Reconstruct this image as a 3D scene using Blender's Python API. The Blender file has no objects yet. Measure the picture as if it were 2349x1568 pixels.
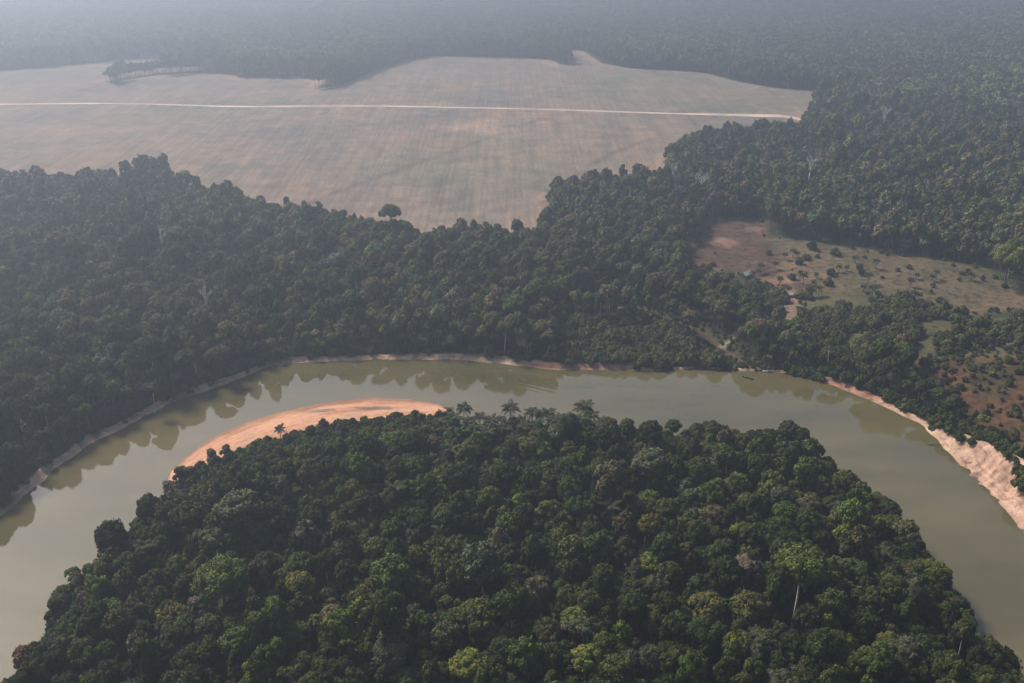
import bpy, math, random
import numpy as np
from mathutils import Vector, Matrix

# ------------------------------------------------------------------ camera, sky, sun, exposure
scene = bpy.context.scene
CAM_H = 250.0
PITCH = math.atan((784 + 200) / 2284.0)            # the horizon lies above the frame
cam_data = bpy.data.cameras.new("camera")
cam_data.lens = 35.0
cam_data.sensor_width = 36.0
cam_data.clip_start = 1.0
cam_data.clip_end = 60000.0
cam = bpy.data.objects.new("camera", cam_data)
cam.location = (0, 0, CAM_H)
cam.rotation_euler = (math.pi / 2 - PITCH, 0, 0)
scene.collection.objects.link(cam)
scene.camera = cam

SUN_AZ, SUN_EL = math.radians(-50), math.radians(46)   # from ahead and to the left
sun_dir = Vector((math.sin(SUN_AZ) * math.cos(SUN_EL), math.cos(SUN_AZ) * math.cos(SUN_EL), math.sin(SUN_EL)))
world = bpy.data.worlds.new("World")
scene.world = world
world.use_nodes = True
wn = world.node_tree
wn.nodes.clear()
sky = wn.nodes.new("ShaderNodeTexSky")
sky.sky_type = 'NISHITA'
sky.sun_disc = False
sky.sun_elevation = SUN_EL
sky.sun_rotation = SUN_AZ % (2 * math.pi)
sky.altitude = 200
sky.air_density = 1.0
sky.dust_density = 5.0
sky.ozone_density = 1.0
bg = wn.nodes.new("ShaderNodeBackground")
bg.inputs["Strength"].default_value = 0.09
wo = wn.nodes.new("ShaderNodeOutputWorld")
wn.links.new(sky.outputs[0], bg.inputs[0])
wn.links.new(bg.outputs[0], wo.inputs[0])

sl = bpy.data.lights.new("sun", 'SUN')
sl.energy = 4.7
sl.angle = math.radians(12)
sl.color = (1.0, 0.93, 0.85)
sun = bpy.data.objects.new("sun", sl)
sun.rotation_euler = sun_dir.to_track_quat('Z', 'Y').to_euler()
sun.location = (0, 0, 500)
scene.collection.objects.link(sun)

scene.view_settings.view_transform = 'Standard'
scene.view_settings.look = 'None'
scene.view_settings.exposure = 0.72
scene.view_settings.gamma = 1.0
scene.view_settings.use_curve_mapping = False
scene.render.engine = 'CYCLES'
scene.cycles.use_denoising = True
scene.cycles.use_adaptive_sampling = True
scene.cycles.adaptive_threshold = 0.006
scene.cycles.max_bounces = 4
scene.cycles.diffuse_bounces = 2
scene.cycles.glossy_bounces = 2
scene.cycles.transmission_bounces = 0
scene.cycles.volume_bounces = 0
scene.cycles.caustics_reflective = False
scene.cycles.caustics_refractive = False

HAZE_DENSITY, HAZE_G, HAZE_COL = 0.00039, 0.70, (0.70, 0.82, 1.0)

# ------------------------------------------------------------------ helpers
rng = np.random.default_rng(7)
random.seed(7)
COL = scene.collection


def smooth(a, b, x):
    t = np.clip((x - a) / (b - a), 0, 1)
    return t * t * (3 - 2 * t)


def vnoise(x, y, size, seed=0):
    """value noise 0..1 over the ground, feature size in metres"""
    x = np.asarray(x, float) / size + seed * 17.13
    y = np.asarray(y, float) / size - seed * 9.71
    xi, yi = np.floor(x), np.floor(y)
    fx, fy = x - xi, y - yi
    fx, fy = fx * fx * (3 - 2 * fx), fy * fy * (3 - 2 * fy)

    def h(a, b):
        v = np.sin(a * 127.1 + b * 311.7 + seed * 74.7) * 43758.5453
        return v - np.floor(v)
    return (h(xi, yi) * (1 - fx) * (1 - fy) + h(xi + 1, yi) * fx * (1 - fy)
            + h(xi, yi + 1) * (1 - fx) * fy + h(xi + 1, yi + 1) * fx * fy)


def fbm(x, y, size, seed=0, n=3):
    s, a, t = 0, 0.5, 0
    for k in range(n):
        s = s + a * vnoise(x, y, size / 2 ** k, seed + k)
        t += a
        a *= 0.5
    return s / t


def base_height(x, y):
    """ground height of the land away from the river, water level = 0"""
    d = np.hypot(x, y)
    far = smooth(600, 1300, d)
    z = 5.0 + far * (4 + 14 * (fbm(x, y, 700, 3) - 0.45)) + smooth(1500, 3000, d) * 30 * (fbm(x, y, 1100, 9) - 0.4)
    z = z + 10.0 * smooth(150, 235, x) * (1 - smooth(430, 640, y))
    z = z + 5.0 * smooth(120, 300, x) * smooth(430, 640, y) * (1 - smooth(900, 1200, y))
    return z


def ray(u, v):
    """view ray through a point of the picture (2349 px wide), as a world direction"""
    dx, dy, dz = (u - 1174.5) / 2284.0, (784 - v) / 2284.0, -1.0
    c, s = math.cos(math.pi / 2 - PITCH), math.sin(math.pi / 2 - PITCH)
    return dx, c * dy - s * dz, s * dy + c * dz


def ground_at(u, v, above=None, z=None):
    """where the sight line meets the land (or the level z); above = height over the land"""
    dx, dy, dz = ray(u, v)
    zz = 5.0 if z is None else z
    for _ in range(1 if z is not None else 12):
        t = (CAM_H - zz) / max(-dz, 0.01)
        x, y = dx * t, dy * t
        if z is None:
            zz = float(base_height(x, y)) + (above or 0)
    return x, y


def to_picture(x, y, z):
    c, s = math.cos(PITCH), math.sin(PITCH)
    zr = z - CAM_H
    depth = y * c - zr * s
    up = y * s + zr * c
    depth = np.maximum(depth, 1e-3)
    return 1174.5 + 2284 * x / depth, 784 - 2284 * up / depth, depth


def seg_dist(px, py, line, closed=False):
    """distance to a polyline, and the position along it"""
    line = np.asarray(line, float)
    best = np.full(px.shape, 1e9)
    n = len(line) if closed else len(line) - 1
    for i in range(n):
        a, b = line[i], line[(i + 1) % len(line)]
        ex, ey = b - a
        L = max(ex * ex + ey * ey, 1e-9)
        t = np.clip(((px - a[0]) * ex + (py - a[1]) * ey) / L, 0, 1)
        d = np.hypot(px - a[0] - t * ex, py - a[1] - t * ey)
        best = np.minimum(best, d)
    return best


def inside(px, py, poly):
    poly = np.asarray(poly, float)
    r = np.zeros(px.shape, bool)
    n = len(poly)
    for i in range(n):
        x1, y1 = poly[i]
        x2, y2 = poly[(i + 1) % n]
        if y1 == y2:
            continue
        c = ((y1 > py) != (y2 > py)) & (px < (x2 - x1) * (py - y1) / (y2 - y1) + x1)
        r ^= c
    return r


def sdist(px, py, poly):
    """signed distance, positive inside"""
    d = seg_dist(px, py, poly, True)
    return np.where(inside(px, py, poly), d, -d)


def resample(line, n):
    line = np.asarray(line, float)
    seg = np.hypot(*np.diff(line, axis=0).T)
    s = np.concatenate([[0], np.cumsum(seg)])
    t = np.linspace(0, s[-1], n)
    return np.stack([np.interp(t, s, line[:, 0]), np.interp(t, s, line[:, 1])], 1), t


def round_line(line, n=3):
    line = np.asarray(line, float)
    for _ in range(n):
        q = line[:-1] * 0.75 + line[1:] * 0.25
        r = line[:-1] * 0.25 + line[1:] * 0.75
        m = np.empty((2 * len(q), 2))
        m[0::2], m[1::2] = q, r
        line = np.vstack([line[:1], m, line[-1:]])
    return line


def tag(o, label=None, cat=None, group=None, kind=None):
    if label: o["label"] = label
    if cat: o["category"] = cat
    if group: o["group"] = group
    if kind: o["kind"] = kind
    return o


def link(name, data, parent=None, loc=None):
    o = bpy.data.objects.new(name, data)
    COL.objects.link(o)
    if parent is not None:
        o.parent = parent
    if loc is not None:
        o.location = loc
    return o


def make_mesh(name, verts, faces, mats, smooth_shade=False, mat_index=None):
    me = bpy.data.meshes.new(name)
    verts = np.asarray(verts, np.float32)
    if isinstance(faces, np.ndarray):
        nf, k = faces.shape
        me.vertices.add(len(verts))
        me.vertices.foreach_set("co", verts.ravel())
        me.loops.add(nf * k)
        me.loops.foreach_set("vertex_index", faces.astype(np.int32).ravel())
        me.polygons.add(nf)
        me.polygons.foreach_set("loop_start", np.arange(0, nf * k, k, dtype=np.int32))
        me.polygons.foreach_set("loop_total", np.full(nf, k, np.int32))
    else:
        me.from_pydata(verts.tolist(), [], faces)
    for m in mats:
        me.materials.append(m)
    if mat_index is not None:
        me.polygons.foreach_set("material_index", np.asarray(mat_index, np.int32))
    if smooth_shade:
        me.polygons.foreach_set("use_smooth", np.ones(len(me.polygons), bool))
    me.update(calc_edges=True)
    return me


class Geo:
    """collects vertices and quads/triangles of one mesh"""

    def __init__(self):
        self.v, self.f, self.n = [], [], 0

    def add(self, v, f):
        v = np.asarray(v, float)
        self.v.append(v)
        self.f += [[i + self.n for i in q] for q in f]
        self.n += len(v)

    def tube(self, pts, radii, k=6, cap=True):
        pts = [Vector(p) for p in pts]
        rings = []
        for i, p in enumerate(pts):
            d = (pts[min(i + 1, len(pts) - 1)] - pts[max(i - 1, 0)]).normalized()
            a = d.orthogonal().normalized() if abs(d.z) < 0.95 else Vector((1, 0, 0))
            a = (a - d * a.dot(d)).normalized()
            b = d.cross(a)
            for j in range(k):
                an = 2 * math.pi * j / k
                rings.append(p + (a * math.cos(an) + b * math.sin(an)) * radii[i])
        f = []
        for i in range(len(pts) - 1):
            for j in range(k):
                f.append([i * k + j, i * k + (j + 1) % k, (i + 1) * k + (j + 1) % k, (i + 1) * k + j])
        if cap:
            f.append([(len(pts) - 1) * k + j for j in range(k)])
            f.append([k - 1 - j for j in range(k)])
        self.add([tuple(r) for r in rings], f)

    def box(self, lo, hi):
        x0, y0, z0 = lo
        x1, y1, z1 = hi
        self.add([(x0, y0, z0), (x1, y0, z0), (x1, y1, z0), (x0, y1, z0), (x0, y0, z1), (x1, y0, z1), (x1, y1, z1), (x0, y1, z1)],
                 [[0, 3, 2, 1], [4, 5, 6, 7], [0, 1, 5, 4], [1, 2, 6, 5], [2, 3, 7, 6], [3, 0, 4, 7]])

    def mesh(self, name, mats, smooth_shade=False):
        return make_mesh(name, np.vstack(self.v), self.f, mats, smooth_shade)


# ------------------------------------------------------------------ materials
def new_mat(name, rough=0.9, spec=0.15):
    m = bpy.data.materials.new(name)
    m.use_nodes = True
    b = m.node_tree.nodes["Principled BSDF"]
    b.inputs["Roughness"].default_value = rough
    b.inputs["Specular IOR Level"].default_value = spec
    return m, m.node_tree, b


def node(nt, kind, **kw):
    n = nt.nodes.new(kind)
    for k, v in kw.items():
        if k in n.inputs.keys() if hasattr(n.inputs, "keys") else False:
            n.inputs[k].default_value = v
        else:
            setattr(n, k, v)
    return n


def ramp(nt, src, stops):
    r = nt.nodes.new("ShaderNodeValToRGB")
    el = r.color_ramp.elements
    while len(el) < len(stops):
        el.new(0.5)
    for e, (p, c) in zip(el, stops):
        e.position = p
        e.color = (*c, 1)
    nt.links.new(src, r.inputs[0])
    return r.outputs[0]


def mixc(nt, fac, a, b, mode='MIX'):
    m = nt.nodes.new("ShaderNodeMix")
    m.data_type = 'RGBA'
    m.blend_type = mode
    for i, s in ((0, fac), (6, a), (7, b)):
        if isinstance(s, (int, float)):
            m.inputs[i].default_value = s
        elif isinstance(s, tuple):
            m.inputs[i].default_value = (*s, 1)
        else:
            nt.links.new(s, m.inputs[i])
    return m.outputs[2]


def noise(nt, scale, detail=3, vec=None, rough=0.6):
    n = nt.nodes.new("ShaderNodeTexNoise")
    n.inputs["Scale"].default_value = scale
    n.inputs["Detail"].default_value = detail
    n.inputs["Roughness"].default_value = rough
    if vec is not None:
        nt.links.new(vec, n.inputs["Vector"])
    return n.outputs["Fac"]


def foliage_mat():
    m, nt, b = new_mat("foliage", 0.75, 0.12)
    a = nt.nodes.new("ShaderNodeAttribute")
    a.attribute_type = 'INSTANCER'
    a.attribute_name = "tint"
    l = nt.nodes.new("ShaderNodeAttribute")
    l.attribute_type = 'GEOMETRY'
    l.attribute_name = "leaf_hue"
    c = mixc(nt, 1.0, a.outputs["Color"], l.outputs["Color"], 'MULTIPLY')
    nt.links.new(c, b.inputs["Base Color"])
    return m


FOLIAGE = foliage_mat()


def bark_mat(name, c1, c2):
    m, nt, b = new_mat(name, 0.9, 0.1)
    g = nt.nodes.new("ShaderNodeTexCoord")
    f = noise(nt, 1.3, 4, g.outputs["Object"])
    nt.links.new(ramp(nt, f, [(0.35, c1), (0.65, c2)]), b.inputs["Base Color"])
    return m


BARK = bark_mat("grey_bark", (0.07, 0.06, 0.05), (0.16, 0.14, 0.12))
PALE_BARK = bark_mat("pale_bark", (0.36, 0.34, 0.31), (0.55, 0.53, 0.49))


def plain(name, c, rough=0.8, var=0.25, scale=2.0):
    m, nt, b = new_mat(name, rough, 0.2)
    g = nt.nodes.new("ShaderNodeTexCoord")
    f = noise(nt, scale, 3, g.outputs["Object"])
    lo = tuple(x * (1 - var) for x in c)
    hi = tuple(min(1, x * (1 + var)) for x in c)
    nt.links.new(ramp(nt, f, [(0.3, lo), (0.7, hi)]), b.inputs["Base Color"])
    return m


def world_pos(nt):
    return nt.nodes.new("ShaderNodeNewGeometry").outputs["Position"]


def ground_mat():
    m, nt, b = new_mat("land", 0.95, 0.05)
    pos = world_pos(nt)
    a = nt.nodes.new("ShaderNodeAttribute")
    a.attribute_name = "soil"
    z = nt.nodes.new("ShaderNodeAttribute")
    z.attribute_name = "zones"                     # r field, g grass clearing, b bare soil
    sep = nt.nodes.new("ShaderNodeSeparateColor")
    nt.links.new(z.outputs["Color"], sep.inputs[0])
    # rows of the field: bands bent by a slow drift
    mp = nt.nodes.new("ShaderNodeMapping")
    mp.inputs["Rotation"].default_value = (0, 0, math.radians(-7))
    nt.links.new(pos, mp.inputs[0])
    w = nt.nodes.new("ShaderNodeTexWave")
    w.wave_type = 'BANDS'
    w.bands_direction = 'X'
    w.inputs["Scale"].default_value = 0.052
    w.inputs["Distortion"].default_value = 2.5
    w.inputs["Detail"].default_value = 2.0
    w.inputs["Detail Scale"].default_value = 0.06
    nt.links.new(mp.outputs[0], w.inputs["Vector"])
    mp2 = nt.nodes.new("ShaderNodeMapping")
    mp2.inputs["Rotation"].default_value = (0, 0, math.radians(-7))
    mp2.inputs["Scale"].default_value = (0.30, 0.006, 0.05)
    nt.links.new(pos, mp2.inputs[0])
    streak = noise(nt, 1.0, 4, mp2.outputs[0])
    big = noise(nt, 0.006, 4, pos)
    mid = noise(nt, 0.05, 4, pos)
    fine = noise(nt, 0.45, 3, pos)
    rows = ramp(nt, w.outputs["Fac"], [(0.0, (0.97, 0.97, 0.98)), (1.0, (1.03, 1.03, 1.02))])
    st = ramp(nt, streak, [(0.36, (0.80, 0.82, 0.86)), (0.62, (1.14, 1.11, 1.08))])
    bg_ = ramp(nt, big, [(0.36, (0.78, 0.86, 0.88)), (0.5, (1.0, 1.0, 1.0)), (0.64, (1.14, 1.02, 0.95))])
    md = ramp(nt, mid, [(0.35, (0.76, 0.80, 0.80)), (0.65, (1.18, 1.13, 1.10))])
    fn = ramp(nt, fine, [(0.3, (0.72, 0.72, 0.72)), (0.7, (1.28, 1.28, 1.28))])
    field = mixc(nt, 1.0, mixc(nt, 1.0, mixc(nt, 1.0, mixc(nt, 1.0, rows, st, 'MULTIPLY'), bg_, 'MULTIPLY'), md, 'MULTIPLY'), fn, 'MULTIPLY')
    other = mixc(nt, 1.0, md, fn, 'MULTIPLY')
    tussock = noise(nt, 0.22, 5, pos, 0.75)
    tu = ramp(nt, tussock, [(0.40, (0.45, 0.5, 0.45)), (0.52, (1.05, 1.05, 1.0)), (0.7, (1.25, 1.12, 1.0))])
    other = mixc(nt, sep.outputs[1], other, mixc(nt, 1.0, tu, md, 'MULTIPLY'))
    var = mixc(nt, sep.outputs[0], other, field)
    nt.links.new(mixc(nt, 1.0, a.outputs["Color"], var, 'MULTIPLY'), b.inputs["Base Color"])
    bp = nt.nodes.new("ShaderNodeBump")
    bp.inputs["Strength"].default_value = 0.6
    bp.inputs["Distance"].default_value = 0.6
    nt.links.new(fine, bp.inputs["Height"])
    nt.links.new(bp.outputs[0], b.inputs["Normal"])
    return m


def bank_mat():
    """u = metres along the shore, v = metres up the slope"""
    m, nt, b = new_mat("bank_earth", 0.95, 0.1)
    uv = nt.nodes.new("ShaderNodeUVMap")
    a = nt.nodes.new("ShaderNodeAttribute")
    a.attribute_name = "soil"
    mp = nt.nodes.new("ShaderNodeMapping")
    mp.inputs["Scale"].default_value = (0.035, 0.55, 1)
    nt.links.new(uv.outputs[0], mp.inputs[0])
    strata = noise(nt, 1.0, 5, mp.outputs[0], 0.65)
    mp2 = nt.nodes.new("ShaderNodeMapping")
    mp2.inputs["Scale"].default_value = (0.20, 0.19, 1)
    nt.links.new(uv.outputs[0], mp2.inputs[0])
    gully = noise(nt, 1.0, 5, mp2.outputs[0], 0.7)
    speck = noise(nt, 0.6, 5, world_pos(nt), 0.8)
    s = ramp(nt, strata, [(0.30, (0.55, 0.45, 0.38)), (0.48, (1.0, 0.96, 0.92)), (0.7, (1.25, 1.22, 1.15))])
    g = ramp(nt, gully, [(0.34, (0.45, 0.38, 0.34)), (0.45, (0.92, 0.88, 0.85)), (0.55, (1.0, 1.0, 1.0)), (0.7, (1.2, 1.2, 1.18))])
    k = ramp(nt, speck, [(0.36, (0.38, 0.36, 0.30)), (0.44, (1.0, 1.0, 1.0))])
    c = mixc(nt, 1.0, mixc(nt, 1.0, mixc(nt, 1.0, a.outputs["Color"], s, 'MULTIPLY'), g, 'MULTIPLY'), k, 'MULTIPLY')
    nt.links.new(c, b.inputs["Base Color"])
    bp = nt.nodes.new("ShaderNodeBump")
    bp.inputs["Strength"].default_value = 0.9
    bp.inputs["Distance"].default_value = 1.0
    nt.links.new(gully, bp.inputs["Height"])
    nt.links.new(bp.outputs[0], b.inputs["Normal"])
    return m


def sand_mat():
    m, nt, b = new_mat("sand", 0.95, 0.1)
    uv = nt.nodes.new("ShaderNodeUVMap")            # u along, v 0 water .. 1 vegetation
    a = nt.nodes.new("ShaderNodeAttribute")
    a.attribute_name = "soil"
    mp = nt.nodes.new("ShaderNodeMapping")
    mp.inputs["Scale"].default_value = (0.02, 7.0, 1)
    nt.links.new(uv.outputs[0], mp.inputs[0])
    lines = noise(nt, 1.0, 5, mp.outputs[0], 0.6)
    fine = noise(nt, 0.35, 5, world_pos(nt), 0.7)
    s = ramp(nt, lines, [(0.36, (0.76, 0.66, 0.62)), (0.47, (1, 1, 1)), (0.66, (1.12, 1.16, 1.2))])
    k = ramp(nt, fine, [(0.36, (0.8, 0.76, 0.72)), (0.5, (1.0, 1.0, 1.0)), (0.66, (1.08, 1.1, 1.12))])
    c = mixc(nt, 1.0, mixc(nt, 1.0, a.outputs["Color"], s, 'MULTIPLY'), k, 'MULTIPLY')
    nt.links.new(c, b.inputs["Base Color"])
    return m


def water_mat(wake):
    m, nt, b = new_mat("river_water", 0.02, 0.5)
    b.inputs["IOR"].default_value = 1.55
    pos = world_pos(nt)
    big = noise(nt, 0.008, 3, pos)
    mpc = nt.nodes.new("ShaderNodeMapping")
    mpc.inputs["Scale"].default_value = (0.018, 0.045, 1)
    nt.links.new(pos, mpc.inputs[0])
    streaks = noise(nt, 1.0, 5, mpc.outputs[0], 0.6)
    body = mixc(nt, 1.0, ramp(nt, big, [(0.35, (0.058, 0.053, 0.023)), (0.65, (0.080, 0.067, 0.031))]),
                ramp(nt, streaks, [(0.35, (0.86, 0.88, 0.86)), (0.65, (1.16, 1.13, 1.12))]), 'MULTIPLY')
    sha = nt.nodes.new("ShaderNodeAttribute")
    sha.attribute_name = "shallow"
    nt.links.new(mixc(nt, sha.outputs["Color"], body, (0.135, 0.108, 0.060)), b.inputs["Base Color"])
    mp = nt.nodes.new("ShaderNodeMapping")
    mp.inputs["Scale"].default_value = (1.0, 0.55, 1)
    nt.links.new(pos, mp.inputs[0])
    rip = noise(nt, 0.55, 3, mp.outputs[0])
    calm = noise(nt, 0.012, 2, pos)
    amp = nt.nodes.new("ShaderNodeMapRange")
    nt.links.new(calm, amp.inputs[0])
    amp.inputs[1].default_value = 0.45
    amp.inputs[2].default_value = 0.65
    amp.inputs[3].default_value = 0.06
    amp.inputs[4].default_value = 1.1
    mul = nt.nodes.new("ShaderNodeMath")
    mul.operation = 'MULTIPLY'
    nt.links.new(rip, mul.inputs[0])
    nt.links.new(amp.outputs[0], mul.inputs[1])
    # a boat's wake: ridges that spread from a point on the river
    dv = nt.nodes.new("ShaderNodeVectorMath")
    dv.operation = 'SUBTRACT'
    nt.links.new(pos, dv.inputs[0])
    dv.inputs[1].default_value = (wake[0], wake[1], 0)
    wm = nt.nodes.new("ShaderNodeMapping")
    wm.inputs["Rotation"].default_value = (0, 0, math.radians(28))
    nt.links.new(dv.outputs[0], wm.inputs[0])
    wv = nt.nodes.new("ShaderNodeTexWave")
    wv.bands_direction = 'Y'
    wv.inputs["Scale"].default_value = 0.075
    wv.inputs["Distortion"].default_value = 1.5
    wv.inputs["Detail"].default_value = 1
    wv.inputs["Detail Scale"].default_value = 0.2
    nt.links.new(wm.outputs[0], wv.inputs["Vector"])
    ms = nt.nodes.new("ShaderNodeVectorMath")
    ms.operation = 'MULTIPLY'
    nt.links.new(wm.outputs[0], ms.inputs[0])
    ms.inputs[1].default_value = (1 / 24.0, 1 / 7.0, 0)
    ln = nt.nodes.new("ShaderNodeVectorMath")
    ln.operation = 'LENGTH'
    nt.links.new(ms.outputs[0], ln.inputs[0])
    mr = nt.nodes.new("ShaderNodeMapRange")
    mr.inputs[1].default_value = 0.3
    mr.inputs[2].default_value = 1.0
    mr.inputs[3].default_value = 1.5
    mr.inputs[4].default_value = 0.0
    nt.links.new(ln.outputs["Value"], mr.inputs[0])
    m2 = nt.nodes.new("ShaderNodeMath")
    m2.operation = 'MULTIPLY'
    nt.links.new(wv.outputs["Fac"], m2.inputs[0])
    nt.links.new(mr.outputs[0], m2.inputs[1])
    ad = nt.nodes.new("ShaderNodeMath")
    nt.links.new(mul.outputs[0], ad.inputs[0])
    nt.links.new(m2.outputs[0], ad.inputs[1])
    bp = nt.nodes.new("ShaderNodeBump")
    bp.inputs["Strength"].default_value = 0.35
    bp.inputs["Distance"].default_value = 0.16
    nt.links.new(ad.outputs[0], bp.inputs["Height"])
    nt.links.new(bp.outputs[0], b.inputs["Normal"])
    return m


# ------------------------------------------------------------------ shores and clearings, traced on the water and on the land
far_px = [(0, 1183), (60, 1131), (110, 1090), (150, 1061), (215, 1020), (265, 993), (300, 973), (370, 937), (450, 907), (520, 880),
          (600, 848), (650, 836), (750, 830), (860, 824), (1000, 825), (1090, 829), (1174, 838), (1240, 844), (1310, 849), (1450, 849),
          (1600, 848), (1725, 851), (1825, 862), (1880, 878), (1925, 893), (1990, 918), (2050, 945), (2100, 970), (2125, 984), (2150, 1010),
          (2175, 1038), (2225, 1093), (2275, 1138), (2325, 1190), (2349, 1223)]
far_line = [ground_at(u, v, z=0) for u, v in far_px]
fx0, fy0 = far_line[0]
fx1, fy1 = far_line[-1]
far_line = [(fx0 - 75, fy0 - 420), (fx0 - 74, fy0 - 230), (fx0 - 48, fy0 - 105), (fx0 - 20, fy0 - 42)] + far_line + \
           [(fx1 + 2, fy1 - 30), (fx1 - 6, fy1 - 100), (fx1 - 30, fy1 - 200), (fx1 - 60, fy1 - 420)]
far_line = round_line(far_line, 2)
far_line, _s = resample(far_line, 330)
_t = np.gradient(far_line, axis=0)
_t /= np.hypot(*_t.T)[:, None]
_o = 5.0 * (fbm(_s, _s * 0, 26, 211) - 0.5) + 2.4 * (vnoise(_s, _s * 0, 9, 212) - 0.5)
far_line = far_line + np.stack([-_t[:, 1], _t[:, 0]], 1) * _o[:, None]
far_land = list(map(tuple, far_line)) + [(3000, -300), (9000, -300), (14000, 20000), (-14000, 20000), (-9000, -300), (-3000, -300)]

canopy_px = [(0, 1524), (10, 1504), (50, 1454), (95, 1425), (97, 1358), (130, 1333), (155, 1268), (180, 1238), (225, 1228), (255, 1200),
             (300, 1158), (350, 1118)]
back_px = [(1040, 925), (1130, 922), (1260, 922), (1350, 925), (1400, 938), (1460, 956), (1520, 955), (1580, 942), (1640, 943), (1690, 955),
           (1750, 955), (1800, 960), (1870, 978), (1925, 1018), (1955, 1050), (1985, 1078), (2045, 1095), (2082, 1150), (2142, 1205), (2168, 1248), (2188, 1283), (2230, 1323), (2248, 1370), (2262, 1408), (2318, 1440), (2352, 1498), (2378, 1540)]
beach_px = [(375, 1095), (410, 1066), (440, 1038), (480, 1010), (520, 990), (560, 971), (620, 955), (700, 935), (770, 922), (840, 917), (900, 916),
            (945, 918), (985, 924), (1020, 931), (1050, 934)]
beach_back_px = [(375, 1100), (412, 1088), (450, 1068), (500, 1052), (550, 1026), (600, 1010), (650, 996), (725, 980), (775, 972), (850, 960),
                 (925, 950), (1000, 941), (1050, 936)]
left_edge = [ground_at(u, v, z=19) for u, v in canopy_px]
beach_out = [ground_at(u, v, z=0) for u, v in beach_px]
beach_in = [ground_at(u, v + 7, z=4.0) for u, v in beach_back_px]
back_edge = [ground_at(u, v, z=21) for u, v in back_px]
lx, ly = left_edge[0]
rx, ry = back_edge[-1]
near_tail = [(rx + 6, ry - 60), (rx + 2, ry - 140), (rx - 20, ry - 400)]
near_head = [(lx + 30, ly - 400), (lx - 6, ly - 120), (lx - 4, ly - 50)]
shore_near = round_line(near_head + left_edge + beach_out + back_edge + near_tail, 1)
pen_land = [tuple(p) for p in shore_near]
veg_near = [tuple(p) for p in round_line(near_head + left_edge + beach_in[:] + back_edge + near_tail, 1)]

field_far_px = [(-420, 190), (-200, 172), (0, 162), (100, 155), (200, 145), (300, 136), (450, 131), (453, 144), (400, 151), (340, 156), (290, 166),
                (256, 178), (235, 187), (300, 181), (350, 173), (450, 168), (530, 169), (545, 180), (620, 178), (700, 179), (748, 173), (740, 192),
                (715, 208), (790, 194), (830, 176), (880, 155), (940, 136), (1000, 128), (1100, 131), (1200, 133), (1262, 137), (1285, 150), (1310, 148),
                (1302, 127), (1272, 117), (1310, 112), (1340, 120), (1380, 146), (1430, 156), (1500, 160), (1580, 164), (1620, 170), (1680, 186),
                (1750, 199), (1800, 205), (1893, 210), (1872, 238), (1850, 268)]
field_near_px = [(1840, 278), (1675, 285), (1600, 290), (1545, 315), (1520, 328), (1537, 355), (1540, 382), (1485, 386), (1375, 392), (1325, 402),
                 (1255, 408), (1280, 440), (1242, 470), (1240, 505), (1175, 508), (1145, 503), (1000, 515), (940, 510), (850, 494), (750, 474),
                 (650, 460), (590, 452), (530, 426), (450, 408), (395, 393), (385, 372), (388, 352), (325, 360), (275, 385), (215, 388), (100, 395),
                 (0, 386), (-200, 380), (-420, 380)]
TONGUE = {(453, 144), (400, 151), (340, 156), (290, 166), (256, 178)}     # seen over the tree tops of the strip
field = [ground_at(u, v, above=12 if (u, v) in TONGUE else 0) for u, v in field_far_px] + [ground_at(u, v, above=19) for u, v in field_near_px]
clear_a = [ground_at(u, v, above=a) for u, v, a in [
    (1635, 505, 0), (1750, 505, 0), (1762, 543, 0), (1925, 560, 0), (2025, 580, 0), (2175, 598, 0), (2262, 618, 0), (2315, 652, 0), (2420, 690, 0),
    (2420, 715, 3), (2300, 708, 3), (2225, 716, 3), (2125, 696, 3), (2025, 672, 3), (1900, 666, 3), (1775, 652, 3), (1700, 628, 3), (1585, 606, 3),
    (1565, 585, 3), (1590, 555, 3), (1610, 522, 3)]]
burnt = [ground_at(u, v) for u, v in [(1635, 500), (1755, 500), (1760, 550), (1790, 580), (1780, 620), (1850, 650), (1870, 668), (1770, 655),
                                      (1700, 630), (1585, 608), (1565, 586), (1590, 556), (1610, 522)]]
clear_b = [ground_at(u, v) for u, v in [(2075, 806), (2250, 800), (2420, 800), (2460, 1050), (2349, 1036), (2305, 998), (2240, 935), (2195, 880), (2125, 838)]]
low_c = [ground_at(u, v, above=4) for u, v in [(1270, 722), (1500, 728), (1600, 765), (1745, 850), (1600, 846), (1450, 846), (1330, 840), (1270, 800)]]
low_d = [ground_at(u, v, above=3) for u, v in [(1640, 640), (1775, 655), (2025, 675), (2225, 720), (2420, 715), (2420, 810), (2080, 812), (1960, 830),
                                               (1860, 800), (1760, 740), (1700, 700)]]
palm_zone = [ground_at(u, v, above=12) for u, v in [(1030, 925), (1400, 935), (1400, 975), (1250, 1010), (1080, 1010), (960, 960)]]
stream = [ground_at(u, v, z=2) for u, v in [(1440, 706), (1500, 722), (1560, 745), (1610, 765), (1660, 800), (1705, 830), (1742, 853)]]
path = [ground_at(u, v, z=6) for u, v in [(1735, 735), (1700, 752), (1690, 762), (1680, 772), (1652, 780)]]
swamp = [ground_at(u, v, z=5) for u, v in [(1190, 686), (1260, 700), (1330, 702), (1400, 700), (1460, 712)]]
yard = [ground_at(u, v) for u, v in [(1812, 668), (1818, 690), (1812, 712), (1815, 735), (1850, 735)]]

WAKE = ground_at(1225, 888, z=0)
BOAT = ground_at(1716, 869, z=0)


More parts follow.
